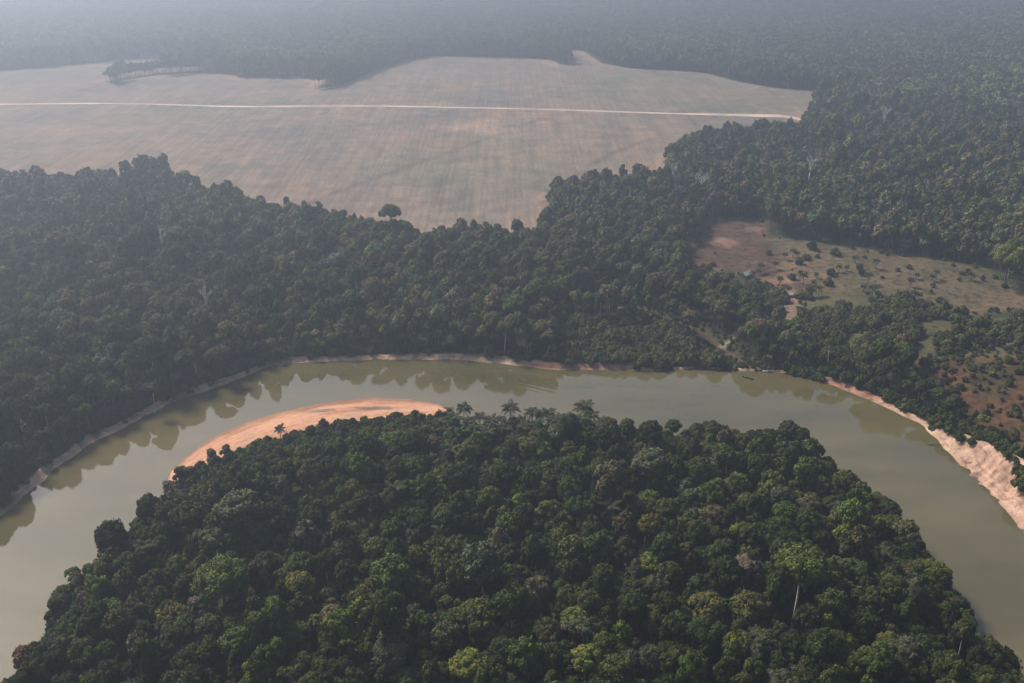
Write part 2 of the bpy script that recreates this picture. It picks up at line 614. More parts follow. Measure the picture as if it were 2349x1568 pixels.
def bank_shape(x, y):
    """height and width of the exposed bank along the outer shore"""
    c = smooth(150, 195, x) * (1 - smooth(400, 485, y))
    hb = 1.1 + 12.0 * c + 2.2 * vnoise(x, y, 30, 5) * (1 - c)
    wb = 2.6 + 15.0 * c + 4.6 * vnoise(x, y, 19, 8)
    green = smooth(70, 84, x) * (1 - smooth(165, 185, x)) * smooth(480, 500, y)
    hb = hb * (1 - green) + 0.9 * green
    wb = wb * (1 - green) + 1.6 * green + 7.0 * c * (vnoise(x, y, 17, 15) - 0.5)
    return hb, wb


def near_widths(x, y):
    on_beach = sdist(x, y, np.array(beach_out + beach_in[::-1]))
    return on_beach


def land_height(x, y):
    """final height of the ground sheet"""
    x = np.asarray(x, float)
    y = np.asarray(y, float)
    d1 = sdist(x, y, far_land)
    hb, wb = bank_shape(x, y)
    h0 = base_height(x, y)
    t = np.clip(d1 / wb, 0, 1)
    prof = hb * (0.25 * t + 0.75 * t * t * (3 - 2 * t))
    h1 = np.where(d1 < 0, np.maximum(d1 * 0.6, -4), prof + (h0 - hb) * smooth(wb * 1.0, wb + 60, d1))
    cc_ = smooth(6, 12, hb)
    h1 = np.where((d1 > -3) & (d1 < wb * 0.97), h1 - 0.8 - 6.5 * cc_ * np.sin(np.pi * np.clip(d1 / wb, 0, 1)), h1)
    d2 = sdist(x, y, pen_land)
    h2 = np.where(d2 < 0, np.maximum(d2 * 0.6, -4), 3.2 * smooth(-1, 26, d2) + 0.8 * smooth(0, 60, d2))
    ds = seg_dist(x, y, stream)
    h = np.maximum(h1, h2)
    h = np.where(d1 > -2, h - (h - 0.4) * (1 - smooth(2, 9, ds)) * 0.8, h)
    return h, d1, d2, wb


# ------------------------------------------------------------------ ground sheet
def axis(breaks):
    out = [breaks[0][0]]
    for (a, _), (b, step) in zip(breaks[:-1], breaks[1:]):
        n = max(1, int(round((b - a) / step)))
        out += list(np.linspace(a, b, n + 1)[1:])
    return np.array(out)


gx = axis([(-14000, 0), (-6000, 800), (-3000, 150), (-1500, 30), (-700, 9), (-320, 5), (320, 4), (700, 6), (1500, 20), (3000, 100), (6000, 500), (14000, 1000)])
gy = axis([(-300, 0), (100, 40), (230, 8), (780, 4), (1100, 6), (2300, 9), (4000, 60), (8000, 400), (20000, 1500)])
GX, GY = np.meshgrid(gx, gy)
LZ, D1, D2, WB = land_height(GX.ravel(), GY.ravel())
px_, py_ = GX.ravel(), GY.ravel()
nx, ny = len(gx), len(gy)
idx = np.arange(nx * ny).reshape(ny, nx)
quads = np.stack([idx[:-1, :-1].ravel(), idx[:-1, 1:].ravel(), idx[1:, 1:].ravel(), idx[1:, :-1].ravel()], 1)
F_SD = sdist(px_, py_, field)
A_SD = sdist(px_, py_, clear_a)
B_SD = sdist(px_, py_, clear_b)
R_SD = sdist(px_, py_, burnt)
soil = np.zeros((len(px_), 4), np.float32)
soil[:] = (0.030, 0.034, 0.018, 1)


def blend(mask, c):
    global soil
    mask = np.clip(mask, 0, 1)[:, None]
    soil[:, :3] = soil[:, :3] * (1 - mask) + np.array(c) * mask


jit = 6 * (fbm(px_, py_, 25, 31) - 0.5)
fm = smooth(-5, 2, F_SD + jit)
blend(fm, (0.146, 0.116, 0.092))
blend(fm * (1 - smooth(3, 28, F_SD + 2 * jit)) * 0.8, (0.211, 0.146, 0.102))
greenish = fm * smooth(0.50, 0.68, fbm(px_, py_, 260, 41)) * 0.55
blend(greenish, (0.124, 0.118, 0.084))
for ln in ([(700, 470), (850, 412), (960, 375), (1100, 325), (1245, 272)], [(1240, 470), (1330, 395), (1420, 345), (1500, 318)]):   # old contour banks
    dl = seg_dist(px_, py_, round_line([ground_at(u, v) for u, v in ln], 2))
    blend(fm * (1 - smooth(2, 7, dl + jit)) * 0.5, (0.074, 0.062, 0.053))
for (u, v, rr_) in [(1025, 244, 40), (1115, 298, 60), (745, 183, 45)]:     # bare pale spots
    bx_, by_ = ground_at(u, v)
    blend(fm * (1 - smooth(0.3, 1, np.hypot((px_ - bx_), (py_ - by_)) / rr_ + 1.2 * (fbm(px_, py_, 40, 43) - 0.5))) * 0.6, (0.260, 0.180, 0.130))
am = smooth(-3, 3, A_SD + jit)
blend(am, (0.077, 0.063, 0.038))
blend(am * smooth(0.45, 0.65, fbm(px_, py_, 60, 51)) * 0.6, (0.124, 0.081, 0.053))
rm = smooth(-6, 6, R_SD + 2 * jit)
blend(rm, (0.065, 0.041, 0.031))
blend(rm * smooth(0.54, 0.68, fbm(px_, py_, 30, 57)), (0.155, 0.093, 0.071))
bm_ = smooth(-6, 5, B_SD + 1.5 * jit)
blend(bm_, (0.071, 0.037, 0.022))
blend(bm_ * smooth(0.50, 0.68, fbm(px_, py_, 22, 61)) * 0.7, (0.037, 0.036, 0.017))
LOWC = np.maximum(sdist(px_, py_, low_c), sdist(px_, py_, low_d))
blend(smooth(-4, 4, LOWC + jit) * (1 - am) * 0.9, (0.066, 0.062, 0.030))
blend(1 - smooth(2.0, 5, seg_dist(px_, py_, stream)), (0.070, 0.048, 0.034))
blend(1 - smooth(1.0, 2.6, seg_dist(px_, py_, path)), (0.211, 0.167, 0.124))
blend(1 - smooth(4, 11, seg_dist(px_, py_, swamp) + jit), (0.077, 0.073, 0.038))
blend(1 - smooth(3, 6, seg_dist(px_, py_, yard)), (0.161, 0.102, 0.077))
bank_m = (D1 > -8) & (D1 < WB)
blend(bank_m.astype(float), (0.136, 0.093, 0.062))
blend(((D2 > -6) & (D2 < 3)).astype(float) * (D1 < 0), (0.062, 0.046, 0.028))
zones = np.zeros((len(px_), 4), np.float32)
zones[:, 0] = fm
zones[:, 1] = np.maximum(am, bm_)
zones[:, 3] = 1
gme = make_mesh("ground", np.stack([px_, py_, LZ], 1), quads, [ground_mat()], True)
for nm, arr in (("soil", soil), ("zones", zones)):
    at = gme.color_attributes.new(nm, 'FLOAT_COLOR', 'POINT')
    at.data.foreach_set("color", arr.ravel())
ground = link("ground", gme)
tag(ground, kind="structure")

# bilinear lookup of the ground sheet, for everything that stands on it
LG = LZ.reshape(ny, nx)


def gz(x, y):
    x = np.atleast_1d(np.asarray(x, float))
    y = np.atleast_1d(np.asarray(y, float))
    i = np.clip(np.searchsorted(gx, x) - 1, 0, nx - 2)
    j = np.clip(np.searchsorted(gy, y) - 1, 0, ny - 2)
    fx = (x - gx[i]) / (gx[i + 1] - gx[i])
    fy = (y - gy[j]) / (gy[j + 1] - gy[j])
    return (LG[j, i] * (1 - fx) * (1 - fy) + LG[j, i + 1] * fx * (1 - fy) + LG[j + 1, i] * (1 - fx) * fy + LG[j + 1, i + 1] * fx * fy)


# ------------------------------------------------------------------ river
rx0 = np.linspace(-420, 420, 211)
ry0 = np.linspace(-60, 640, 176)
RX, RY = np.meshgrid(rx0, ry0)
ri = np.arange(RX.size).reshape(RX.shape)
rq = np.stack([ri[:-1, :-1].ravel(), ri[:-1, 1:].ravel(), ri[1:, 1:].ravel(), ri[1:, :-1].ravel()], 1)
wme = make_mesh("river_water", np.stack([RX.ravel(), RY.ravel(), np.zeros(RX.size)], 1), rq, [water_mat(WAKE)], True)
sh_ = np.zeros((RX.size, 4), np.float32)
db_ = seg_dist(RX.ravel(), RY.ravel(), np.array(beach_out))
sh_[:, 0] = (1 - smooth(2, 34, db_ + 14 * (fbm(RX.ravel(), RY.ravel(), 22, 97) - 0.5)))
sh_[:, 3] = 1
at = wme.color_attributes.new("shallow", 'FLOAT_COLOR', 'POINT')
at.data.foreach_set("color", sh_.ravel())
tag(link("river_water", wme), kind="structure")

# exposed earth bank along the outer shore, with the high cliff on the right
bl, bs = resample(far_line, 1500)
tn = np.gradient(bl, axis=0)
tn = np.stack([np.convolve(np.pad(tn[:, k], 12, mode='edge'), np.ones(25) / 25, 'valid') for k in (0, 1)], 1)
tn /= np.hypot(*tn.T)[:, None]
nrm = np.stack([-tn[:, 1], tn[:, 0]], 1)           # towards the land (left of a line that runs from left to right)
hb, wb = bank_shape(bl[:, 0], bl[:, 1])
M = 26
tt = np.linspace(-0.25, 1.06, M)
BX = bl[:, None, 0] + nrm[:, None, 0] * tt * wb[:, None]
BY = bl[:, None, 1] + nrm[:, None, 1] * tt * wb[:, None]
tc = np.clip(tt, 0, 1)[None, :]
cliff = (smooth(6, 12, hb))[:, None]
soft = hb[:, None] * (0.30 * tc + 0.70 * smooth(0.05, 0.95, tc))
steep = hb[:, None] * (0.16 * smooth(0, 0.35, tc) + 0.10 * tc + 0.74 * smooth(0.34, 0.92, tc))
Bz = soft * (1 - cliff) + steep * cliff
gul = (fbm(bs[:, None] + 6 * fbm(BX, BY, 15, 4), tc * 9 + bs[:, None] * 0.0, 6, 71) - 0.5)
Bz = Bz + gul * np.sin(np.pi * np.clip(tc, 0, 1)) * (1.1 + 5.5 * cliff)
Bz = Bz + (vnoise(BX, BY, 2.2, 72) - 0.5) * (0.35 + 0.6 * cliff) * np.sin(np.pi * np.clip(tc, 0.02, 1))
Bz = Bz + cliff * 2.4 * (np.abs(fbm(BX * 1.0, BY * 1.0, 11, 75) - 0.5) * 2 - 0.35) * np.sin(np.pi * np.clip(tc, 0, 1))
Bz = np.where(tt[None, :] < 0, tt[None, :] * wb[:, None] * 0.5, Bz)
Bz = np.where(tt[None, :] > 1, Bz - 0.9 * (tt[None, :] - 1) / 0.06, Bz)
bi = np.arange(BX.size).reshape(BX.shape)
bq = np.stack([bi[:-1, :-1].ravel(), bi[1:, :-1].ravel(), bi[1:, 1:].ravel(), bi[:-1, 1:].ravel()], 1)
bme = make_mesh("riverbank", np.stack([BX.ravel(), BY.ravel(), Bz.ravel()], 1), bq, [bank_mat()], True)
bsoil = np.zeros((BX.size, 4), np.float32)
low = np.array([0.36, 0.265, 0.20])
red = np.array([0.29, 0.165, 0.12])
pale = np.array([0.35, 0.235, 0.182])
rmix = (smooth(0.40, 0.62, fbm(bl[:, 0], bl[:, 1], 70, 81)) * smooth(-200, 0, bl[:, 0]))[:, None, None]
bc = low * (1 - rmix) + red * rmix
cc = cliff[:, :, None]
bc = bc * (1 - cc) + (pale * (1 - 0.25 * (1 - smooth(0.0, 0.12, tc))[:, :, None])) * cc
bc = np.broadcast_to(bc, BX.shape + (3,)).copy()
moss = (smooth(0.52, 0.66, fbm(BX, BY, 9, 83)) * (0.35 + 0.65 * smooth(0.3, 0.9, tc)) * (1 - cliff) * 0.85)[..., None]
bc = bc * (1 - moss) + np.array([0.055, 0.055, 0.025]) * moss
slide = (smooth(0.54, 0.66, fbm(BX, BY, 10, 84)) * cliff * 0.75)[..., None]
bc = bc * (1 - slide) + np.array([0.155, 0.105, 0.082]) * slide
bc = bc.reshape(-1, 3)
bsoil[:, :3] = bc
bsoil[:, 3] = 1
at = bme.color_attributes.new("soil", 'FLOAT_COLOR', 'POINT')
at.data.foreach_set("color", bsoil.ravel())
uvl = bme.uv_layers.new(name="UVMap")
vi = np.empty(len(bme.loops), np.int32)
bme.loops.foreach_get("vertex_index", vi)
UU = np.broadcast_to(bs[:, None], BX.shape).ravel()
VV = (tt[None, :] * wb[:, None]).ravel()
uvl.data.foreach_set("uv", np.stack([UU[vi], VV[vi]], 1).astype(np.float32).ravel())
tag(link("riverbank", bme), kind="structure")

# sandbar on the inner shore
so, ss = resample(round_line(beach_out, 2), 260)
si, _ = resample(round_line(beach_in, 2), 260)
_w = (3.6 * (fbm(ss, ss * 0, 16, 301) - 0.5) + 1.6 * (vnoise(ss, ss * 0, 5, 302) - 0.5))[:, None] * smooth(0, 30, np.minimum(np.arange(260.0), 259 - np.arange(260.0)))[:, None]
so = so + (so - si) / np.maximum(np.hypot(*(so - si).T), 1)[:, None] * _w
M = 30
ts = np.linspace(0, 1, M)
ext = np.concatenate([[-0.35, -0.15], ts, [1.12]])
b_end = smooth(0, 10, np.arange(260.0)) * smooth(0, 16, 259 - np.arange(260.0))
SX = so[:, None, 0] * (1 - ext) + si[:, None, 0] * ext
SY = so[:, None, 1] * (1 - ext) + si[:, None, 1] * ext
wob = 2.0 * (fbm(ss, ss * 0, 14, 91) - 0.5)
SZ = np.where(ext[None, :] < 0, ext[None, :] * 1.5, 2.9 * smooth(-0.03, 1.0, ext[None, :]) ** 0.8 + 0.02)
SZ = SZ + 0.30 * (fbm(SX, SY, 9, 92) - 0.5) * np.clip(ext[None, :] * 6, 0, 1)
hump, _, _, _ = land_height(SX.ravel(), SY.ravel())
SZ = np.where(ext[None, :] > 0.02, np.maximum(SZ, hump.reshape(SX.shape) + 0.12), SZ)
SZ = np.where(ext[None, :] > 1.05, SZ - 1.5, SZ) - 2.2 * (1 - b_end)[:, None]
sidx = np.arange(SX.size).reshape(SX.shape)
sq = np.stack([sidx[:-1, :-1].ravel(), sidx[:-1, 1:].ravel(), sidx[1:, 1:].ravel(), sidx[1:, :-1].ravel()], 1)[:, ::-1]
sme = make_mesh("sandbar", np.stack([SX.ravel(), SY.ravel(), SZ.ravel()], 1), sq, [sand_mat()], True)
e2 = np.broadcast_to(ext[None, :], SX.shape)
sc = np.zeros(SX.shape + (4,), np.float32)
sc[..., :3] = np.array([0.37, 0.195, 0.118])
wet = (1 - smooth(0.03, 0.20, e2 + 0.16 * (fbm(SX, SY, 8, 94) - 0.5)))[..., None]
mott = (smooth(0.55, 0.68, fbm(SX, SY, 13, 96)) * 0.5)[..., None]
sc[..., :3] = sc[..., :3] * (1 - mott) + np.array([0.26, 0.165, 0.115]) * mott
sc[..., :3] = sc[..., :3] * (1 - wet) + np.array([0.22, 0.115, 0.068]) * wet
for (u, v, ra, rb) in [(740, 943, 10, 3.5), (860, 940, 15, 5), (830, 938, 6, 2.5)]:     # silt stains on the bar
    cx, cy = ground_at(u, v, z=1.5)
    q = np.hypot((SX - cx) / ra, (SY - cy) / rb) + 0.7 * (fbm(SX, SY, 4, 95) - 0.5)
    mk = ((1 - smooth(0.5, 1.0, q)) * 0.8)[..., None]
    sc[..., :3] = sc[..., :3] * (1 - mk) + np.array([0.12, 0.09, 0.075]) * mk
sc[..., 3] = 1
at = sme.color_attributes.new("soil", 'FLOAT_COLOR', 'POINT')
at.data.foreach_set("color", sc.ravel())
uvl = sme.uv_layers.new(name="UVMap")
vi = np.empty(len(sme.loops), np.int32)
sme.loops.foreach_get("vertex_index", vi)
uvl.data.foreach_set("uv", np.stack([np.broadcast_to(ss[:, None], SX.shape).ravel()[vi], e2.ravel()[vi]], 1).astype(np.float32).ravel())
tag(link("sandbar", sme), kind="structure")

# ------------------------------------------------------------------ dirt road across the field, footpath
def strip(name, pts_px, widths, lift, mat, n=400):
    pts = round_line([ground_at(u, v) for u, v in pts_px], 2)
    p, s = resample(pts, n)
    t = np.gradient(p, axis=0)
    t /= np.hypot(*t.T)[:, None]
    w = np.interp(np.linspace(0, 1, n), np.linspace(0, 1, len(widths)), widths) * (0.85 + 0.4 * vnoise(p[:, 0], p[:, 1], 40, 12))
    ks = np.linspace(-0.5, 0.5, 5)
    X = p[:, None, 0] - t[:, None, 1] * ks * w[:, None]
    Y = p[:, None, 1] + t[:, None, 0] * ks * w[:, None]
    Z = gz(X.ravel(), Y.ravel()).reshape(X.shape) + lift
    ii = np.arange(X.size).reshape(X.shape)
    q = np.stack([ii[:-1, :-1].ravel(), ii[:-1, 1:].ravel(), ii[1:, 1:].ravel(), ii[1:, :-1].ravel()], 1)[:, ::-1]
    me = make_mesh(name, np.stack([X.ravel(), Y.ravel(), Z.ravel()], 1), q, [mat], True)
    return tag(link(name, me), kind="structure")


ROADM = plain("dirt_road", (0.36, 0.275, 0.215), 0.95, 0.3, 0.02)
strip("dirt_road", [(-420, 243), (-200, 240), (0, 240), (230, 237), (400, 241), (540, 246), (800, 243), (1000, 246), (1300, 253), (1600, 262),
                    (1750, 266), (1800, 267), (1845, 276), (1888, 292)], [8, 8, 8, 8, 8, 9, 13, 9, 8, 8, 8, 9, 20, 6], 0.15, ROADM, 700)

# ------------------------------------------------------------------ tree shapes
def icosphere_pts():
    t = (1 + 5 ** 0.5) / 2
    v = np.array([(-1, t, 0), (1, t, 0), (-1, -t, 0), (1, -t, 0), (0, -1, t), (0, 1, t), (0, -1, -t), (0, 1, -t), (t, 0, -1), (t, 0, 1), (-t, 0, -1), (-t, 0, 1)], float)
    v /= np.linalg.norm(v[0])
    f = [(0, 11, 5), (0, 5, 1), (0, 1, 7), (0, 7, 10), (0, 10, 11), (1, 5, 9), (5, 11, 4), (11, 10, 2), (10, 7, 6), (7, 1, 8),
         (3, 9, 4), (3, 4, 2), (3, 2, 6), (3, 6, 8), (3, 8, 9), (4, 9, 5), (2, 4, 11), (6, 2, 10), (8, 6, 7), (9, 8, 1)]
    return v, np.array(f)


ICO_V, ICO_F = icosphere_pts()


def crown_arrays(R, depth, zc, lobes, leaves, leaf, seed, gap=0.0, flat=1.0, lobe_r=0.36, core=0.72, spread=1.0):
    """foliage of one crown: leaf sprays over many lobes, around dark inner masses. Returns quads and a hue per leaf spray."""
    r = np.random.default_rng(seed)
    k = np.arange(lobes)
    ph = k * 2.39996 + r.uniform(0, 6.28) + r.normal(0, 0.25, lobes)
    cz = 1 - (k + 0.5) / lobes * 1.45                      # from the top to below the middle
    cz = np.clip(cz + r.normal(0, 0.08, lobes), -0.5, 1)
    rr = np.sqrt(np.clip(1 - cz ** 2, 0, 1))
    rad = r.uniform(0.62, 0.86, lobes) * spread
    L = np.stack([np.cos(ph) * rr * rad * R, np.sin(ph) * rr * rad * R, zc + cz * depth * 0.5 * r.uniform(0.75, 1.05, lobes)], 1)
    L[:, :2] += r.normal(0, 0.06 * R, (lobes, 2))
    LR = R * lobe_r * r.uniform(0.5, 1.3, lobes) ** 1.1
    if gap > 0:
        keep = r.uniform(0, 1, lobes) > gap
        L, LR = L[keep], LR[keep]
    nl = len(L)
    w = LR ** 2
    which = r.choice(nl, leaves, p=w / w.sum())
    d = r.normal(0, 1, (leaves, 3))
    d /= np.linalg.norm(d, axis=1)[:, None]
    out = L[which] - np.array([0, 0, zc - depth * 0.35])
    out /= np.linalg.norm(out, axis=1)[:, None] + 1e-6
    flip = (d * out).sum(1) < -0.25
    d[flip] *= -1
    # smaller knobs on every lobe
    b = np.sin(d[:, 0] * 5.1 + which) * np.sin(d[:, 1] * 5.7 + which * 2.3) * np.sin(d[:, 2] * 4.9 + which * 1.7)
    rad = LR[which] * (1 + 0.28 * b + r.normal(0, 0.13, leaves))
    sc_ = np.array([1, 1, flat])
    P = L[which] + d * rad[:, None] * sc_
    # drop what is buried in another lobe
    keep = np.ones(leaves, bool)
    for i in range(nl):
        q = np.linalg.norm((P - L[i]) / sc_, axis=1) < LR[i] * 0.78
        keep &= ~(q & (which != i))
    P, d, which = P[keep], d[keep], which[keep]
    n = len(P)
    nn = d + r.normal(0, 0.38, (n, 3)) + np.array([0, 0, 0.25])
    nn /= np.linalg.norm(nn, axis=1)[:, None]
    a = np.cross(nn, r.normal(0, 1, (n, 3)))
    a /= np.linalg.norm(a, axis=1)[:, None]
    bb = np.cross(nn, a)
    s = leaf * r.uniform(0.55, 1.3, n)[:, None]
    asp = r.uniform(0.55, 1.0, n)[:, None]
    bend = nn * s * 0.25
    V = np.stack([P - a * s, P - bb * s * asp - bend * 0.2, P + a * s - bend, P + bb * s * asp - bend * 0.2], 1).reshape(-1, 3)
    hue = np.repeat(r.normal(1, 0.13, n) * (1 + 0.22 * r.normal(0, 1, nl)[which].clip(-1.2, 1.2)), 4)
    warm = np.repeat(r.normal(0, 0.06, nl)[which] + r.normal(0, 0.04, n), 4)
    F = np.arange(n * 4).reshape(-1, 4)
    # inner masses (triangles written as quads with a split edge are avoided: kept as a list)
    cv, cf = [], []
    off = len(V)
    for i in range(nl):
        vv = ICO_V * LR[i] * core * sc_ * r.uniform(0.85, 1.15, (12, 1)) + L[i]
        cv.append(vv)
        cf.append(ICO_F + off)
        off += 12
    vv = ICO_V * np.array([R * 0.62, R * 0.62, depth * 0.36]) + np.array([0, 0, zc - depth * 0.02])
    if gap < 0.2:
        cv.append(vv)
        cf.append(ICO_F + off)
    return V, F, np.vstack(cv), np.vstack(cf), hue, warm


def crown_mesh(name, *a, **k):
    V, F, CV, CF, hue, warm = crown_arrays(*a, **k)
    return assemble(name, [(V, F, CV, CF, hue, warm)], [])


def assemble(name, crowns, tubes, bark=None):
    """one mesh out of crown arrays and optional woody tubes"""
    vs, hs, ws = [], [], []
    loops, starts, totals, mi = [], [], [], []
    off = 0
    lstart = 0
    for V, F, CV, CF, hue, warm in crowns:
        vs += [V, CV]
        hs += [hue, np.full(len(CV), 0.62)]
        ws += [warm, np.zeros(len(CV))]
        loops += [(F + off).ravel(), (CF + off).ravel()]
        totals += [np.full(len(F), 4), np.full(len(CF), 3)]
        mi += [np.zeros(len(F) + len(CF), int)]
        off += len(V) + len(CV)
    for g in tubes:
        V = np.vstack(g.v)
        vs.append(V)
        hs.append(np.ones(len(V)))
        ws.append(np.zeros(len(V)))
        for f in g.f:
            loops.append(np.array(f) + off)
            totals.append(np.array([len(f)]))
        mi.append(np.ones(len(g.f), int))
        off += len(V)
    V = np.vstack(vs).astype(np.float32)
    lp = np.concatenate(loops).astype(np.int32)
    tot = np.concatenate(totals).astype(np.int32)
    st = np.concatenate([[0], np.cumsum(tot)[:-1]]).astype(np.int32)
    me = bpy.data.meshes.new(name)
    me.vertices.add(len(V))
    me.vertices.foreach_set("co", V.ravel())
    me.loops.add(len(lp))
    me.loops.foreach_set("vertex_index", lp)
    me.polygons.add(len(tot))
    me.polygons.foreach_set("loop_start", st)
    me.polygons.foreach_set("loop_total", tot)
    me.materials.append(FOLIAGE)
    if tubes:
        me.materials.append(bark)
        me.polygons.foreach_set("material_index", np.concatenate(mi).astype(np.int32))
    me.update(calc_edges=True)
    h = np.concatenate(hs)
    w = np.concatenate(ws)
    c = np.stack([h * (1 + w), h, h * (1 - 0.5 * w), np.ones(len(h))], 1).clip(0.2, 2).astype(np.float32)
    at_ = me.color_attributes.new("leaf_hue", 'FLOAT_COLOR', 'POINT')
    at_.data.foreach_set("color", c.ravel())
    return me


def trunk_geo(height, r0, crownR, crown_base, seed, limbs=6, lean=0.0):
    r = random.Random(seed)
    g = Geo()
    top = (lean * height, 0.3 * lean * height, height)
    mid = (top[0] * 0.4 + r.uniform(-.4, .4), r.uniform(-.4, .4), height * 0.5)
    base_pts = [(0, 0, -1.0), (0, 0, 0.8), mid, (top[0] * 0.8, top[1] * 0.8, crown_base), top]
    g.tube(base_pts, [r0 * 1.8, r0 * 1.15, r0 * 0.85, r0 * 0.7, r0 * 0.25], 7)
    for k in range(limbs):
        a = k * 2.4 + r.uniform(-.4, .4)
        L = crownR * r.uniform(0.55, 0.85)
        z0 = crown_base + (height - crown_base) * r.uniform(-0.05, 0.35)
        z1 = z0 + (height - crown_base) * r.uniform(0.25, 0.55)
        x0, y0 = base_pts[3][0], base_pts[3][1]
        g.tube([(x0, y0, z0), (x0 + math.cos(a) * L * 0.45, y0 + math.sin(a) * L * 0.45, z0 + (z1 - z0) * 0.65),
                (x0 + math.cos(a) * L, y0 + math.sin(a) * L, z1)], [r0 * 0.5, r0 * 0.33, r0 * 0.12], 5)
    return g


# (word for the shape, crown radius, crown depth, height, lobes, gap, flat, lobe radius)
SHAPES = [
    ("broad domed", 7.4, 8.5, 24.5, 34, 0.0, 0.85, 0.30),
    ("rounded", 5.6, 8.8, 22.5, 26, 0.0, 0.95, 0.34),
    ("tall narrow", 4.0, 9.5, 22.5, 20, 0.0, 1.0, 0.40),
    ("open branching", 5.6, 6.5, 24.0, 30, 0.35, 0.75, 0.25),
    ("flat-topped", 6.8, 5.0, 23.0, 30, 0.08, 0.7, 0.27),
    ("bushy", 4.8, 7.4, 18.5, 22, 0.0, 0.9, 0.36),
    ("uneven clumpy", 6.4, 9.5, 24.0, 22, 0.18, 0.9, 0.32),
    ("small rounded", 3.4, 5.2, 16.0, 14, 0.0, 0.95, 0.42),
]
PROTO = []          # (shape word, crown mesh, trunk mesh, R, H)
FOREST_NEAR, FOREST_MID = [], []
for si_, (word, R, dep, H, nl, gap, flat, lr) in enumerate(SHAPES):
    for var in range(2):
        WOODM = PALE_BARK if word == 'open branching' and var == 0 else BARK
        sd = 100 + si_ * 7 + var
        zc = H - dep * 0.52
        kR = R * (1 if var == 0 else 0.9)
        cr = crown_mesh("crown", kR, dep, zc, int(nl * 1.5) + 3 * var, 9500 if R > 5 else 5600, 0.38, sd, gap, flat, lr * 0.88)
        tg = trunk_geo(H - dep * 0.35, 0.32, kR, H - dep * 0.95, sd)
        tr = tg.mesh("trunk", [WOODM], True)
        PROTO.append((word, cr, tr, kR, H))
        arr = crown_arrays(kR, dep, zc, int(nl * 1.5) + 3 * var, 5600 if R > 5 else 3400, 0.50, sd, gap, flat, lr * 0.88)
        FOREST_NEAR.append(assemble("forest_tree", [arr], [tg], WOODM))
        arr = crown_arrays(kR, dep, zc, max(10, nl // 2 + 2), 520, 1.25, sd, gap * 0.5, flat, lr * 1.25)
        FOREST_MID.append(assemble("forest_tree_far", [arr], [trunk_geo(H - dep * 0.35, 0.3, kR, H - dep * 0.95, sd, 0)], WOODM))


def grove(seed, n, size):
    r = np.random.default_rng(seed)
    cr = []
    g = int(math.sqrt(n))
    for i in range(g):
        for j in range(g):
            R = r.uniform(3.0, 6.0)
            H = r.uniform(12, 19) + (R - 5) * 1.2
            dep = r.uniform(5, 7.5)
            V, F, CV, CF, hue, warm = crown_arrays(R, dep, H - dep * 0.5, 9, 150, 1.9, int(r.integers(1e6)), 0.0, 0.9, 0.5)
            o = np.array([(i + 0.5 + r.uniform(-.35, .35) - g / 2) * size / g, (j + 0.5 + r.uniform(-.35, .35) - g / 2) * size / g, 0])
            s = r.normal(1, 0.3)
            w = r.normal(0, 0.16)
            cr.append((V + o, F, CV + o, CF, hue * s, warm + w))
    return assemble("forest_grove", cr, [])


GROVES = [grove(500 + k, 49, 54.0) for k in range(5)]

GREENS = {
    "dark green": (0.027, 0.038, 0.009),
    "mid green": (0.040, 0.053, 0.011),
    "olive green": (0.058, 0.060, 0.014),
    "grey-green": (0.058, 0.066, 0.032),
    "fresh green": (0.058, 0.078, 0.012),
    "yellow-green": (0.094, 0.106, 0.015),
    "brown-green": (0.072, 0.061, 0.028),
    "tan brown": (0.108, 0.084, 0.056),
    "rust brown": (0.105, 0.055, 0.032),
    "orange": (0.15, 0.07, 0.02),
    "pinkish grey": (0.17, 0.13, 0.11),
}
GN_ = list(GREENS)
GW = np.array([0.33, 0.33, 0.14, 0.07, 0.06, 0.006, 0.05, 0.006, 0.001, 0, 0])
GW = GW / GW.sum()

# ------------------------------------------------------------------ where trees stand
def scatter(x0, x1, y0, y1, step, seed):
    r = np.random.default_rng(seed)
    xs = np.arange(x0, x1, step)
    ys = np.arange(y0, y1, step * 0.88)
    X, Y = np.meshgrid(xs, ys)
    X[1::2] += step / 2
    X = X + r.uniform(-0.42, 0.42, X.shape) * step
    Y = Y + r.uniform(-0.42, 0.42, Y.shape) * step
    return X.ravel(), Y.ravel()


def in_view(x, y, margin=60, half=0.56):
    return (np.abs(x) < np.abs(y) * half + margin) & (y > 0)


specials = []       # (x, y, radius) kept free for trees placed one by one


def free_of_specials(x, y, extra=1.0):
    ok = np.ones(len(x), bool)
    for sx, sy, sr in specials:
        ok &= np.hypot(x - sx, y - sy) > sr * extra
    return ok


# --- trees that stand out, each placed on its own
def put(name, meshes, x, y, z, s, rot, label, cat, group=None, tint=None, sz=None):
    e = link(name, None, None, (x, y, z))
    e.rotation_euler = (0, 0, rot)
    e.scale = (s, s, sz if sz else s)
    e.empty_display_size = 1
    tag(e, label, cat, group)
    for nm, me in meshes:
        o = link(nm, me, e)
        if tint is not None and nm in ("crown", "fronds"):
            o["tint"] = tuple(float(t) for t in tint)
    return e


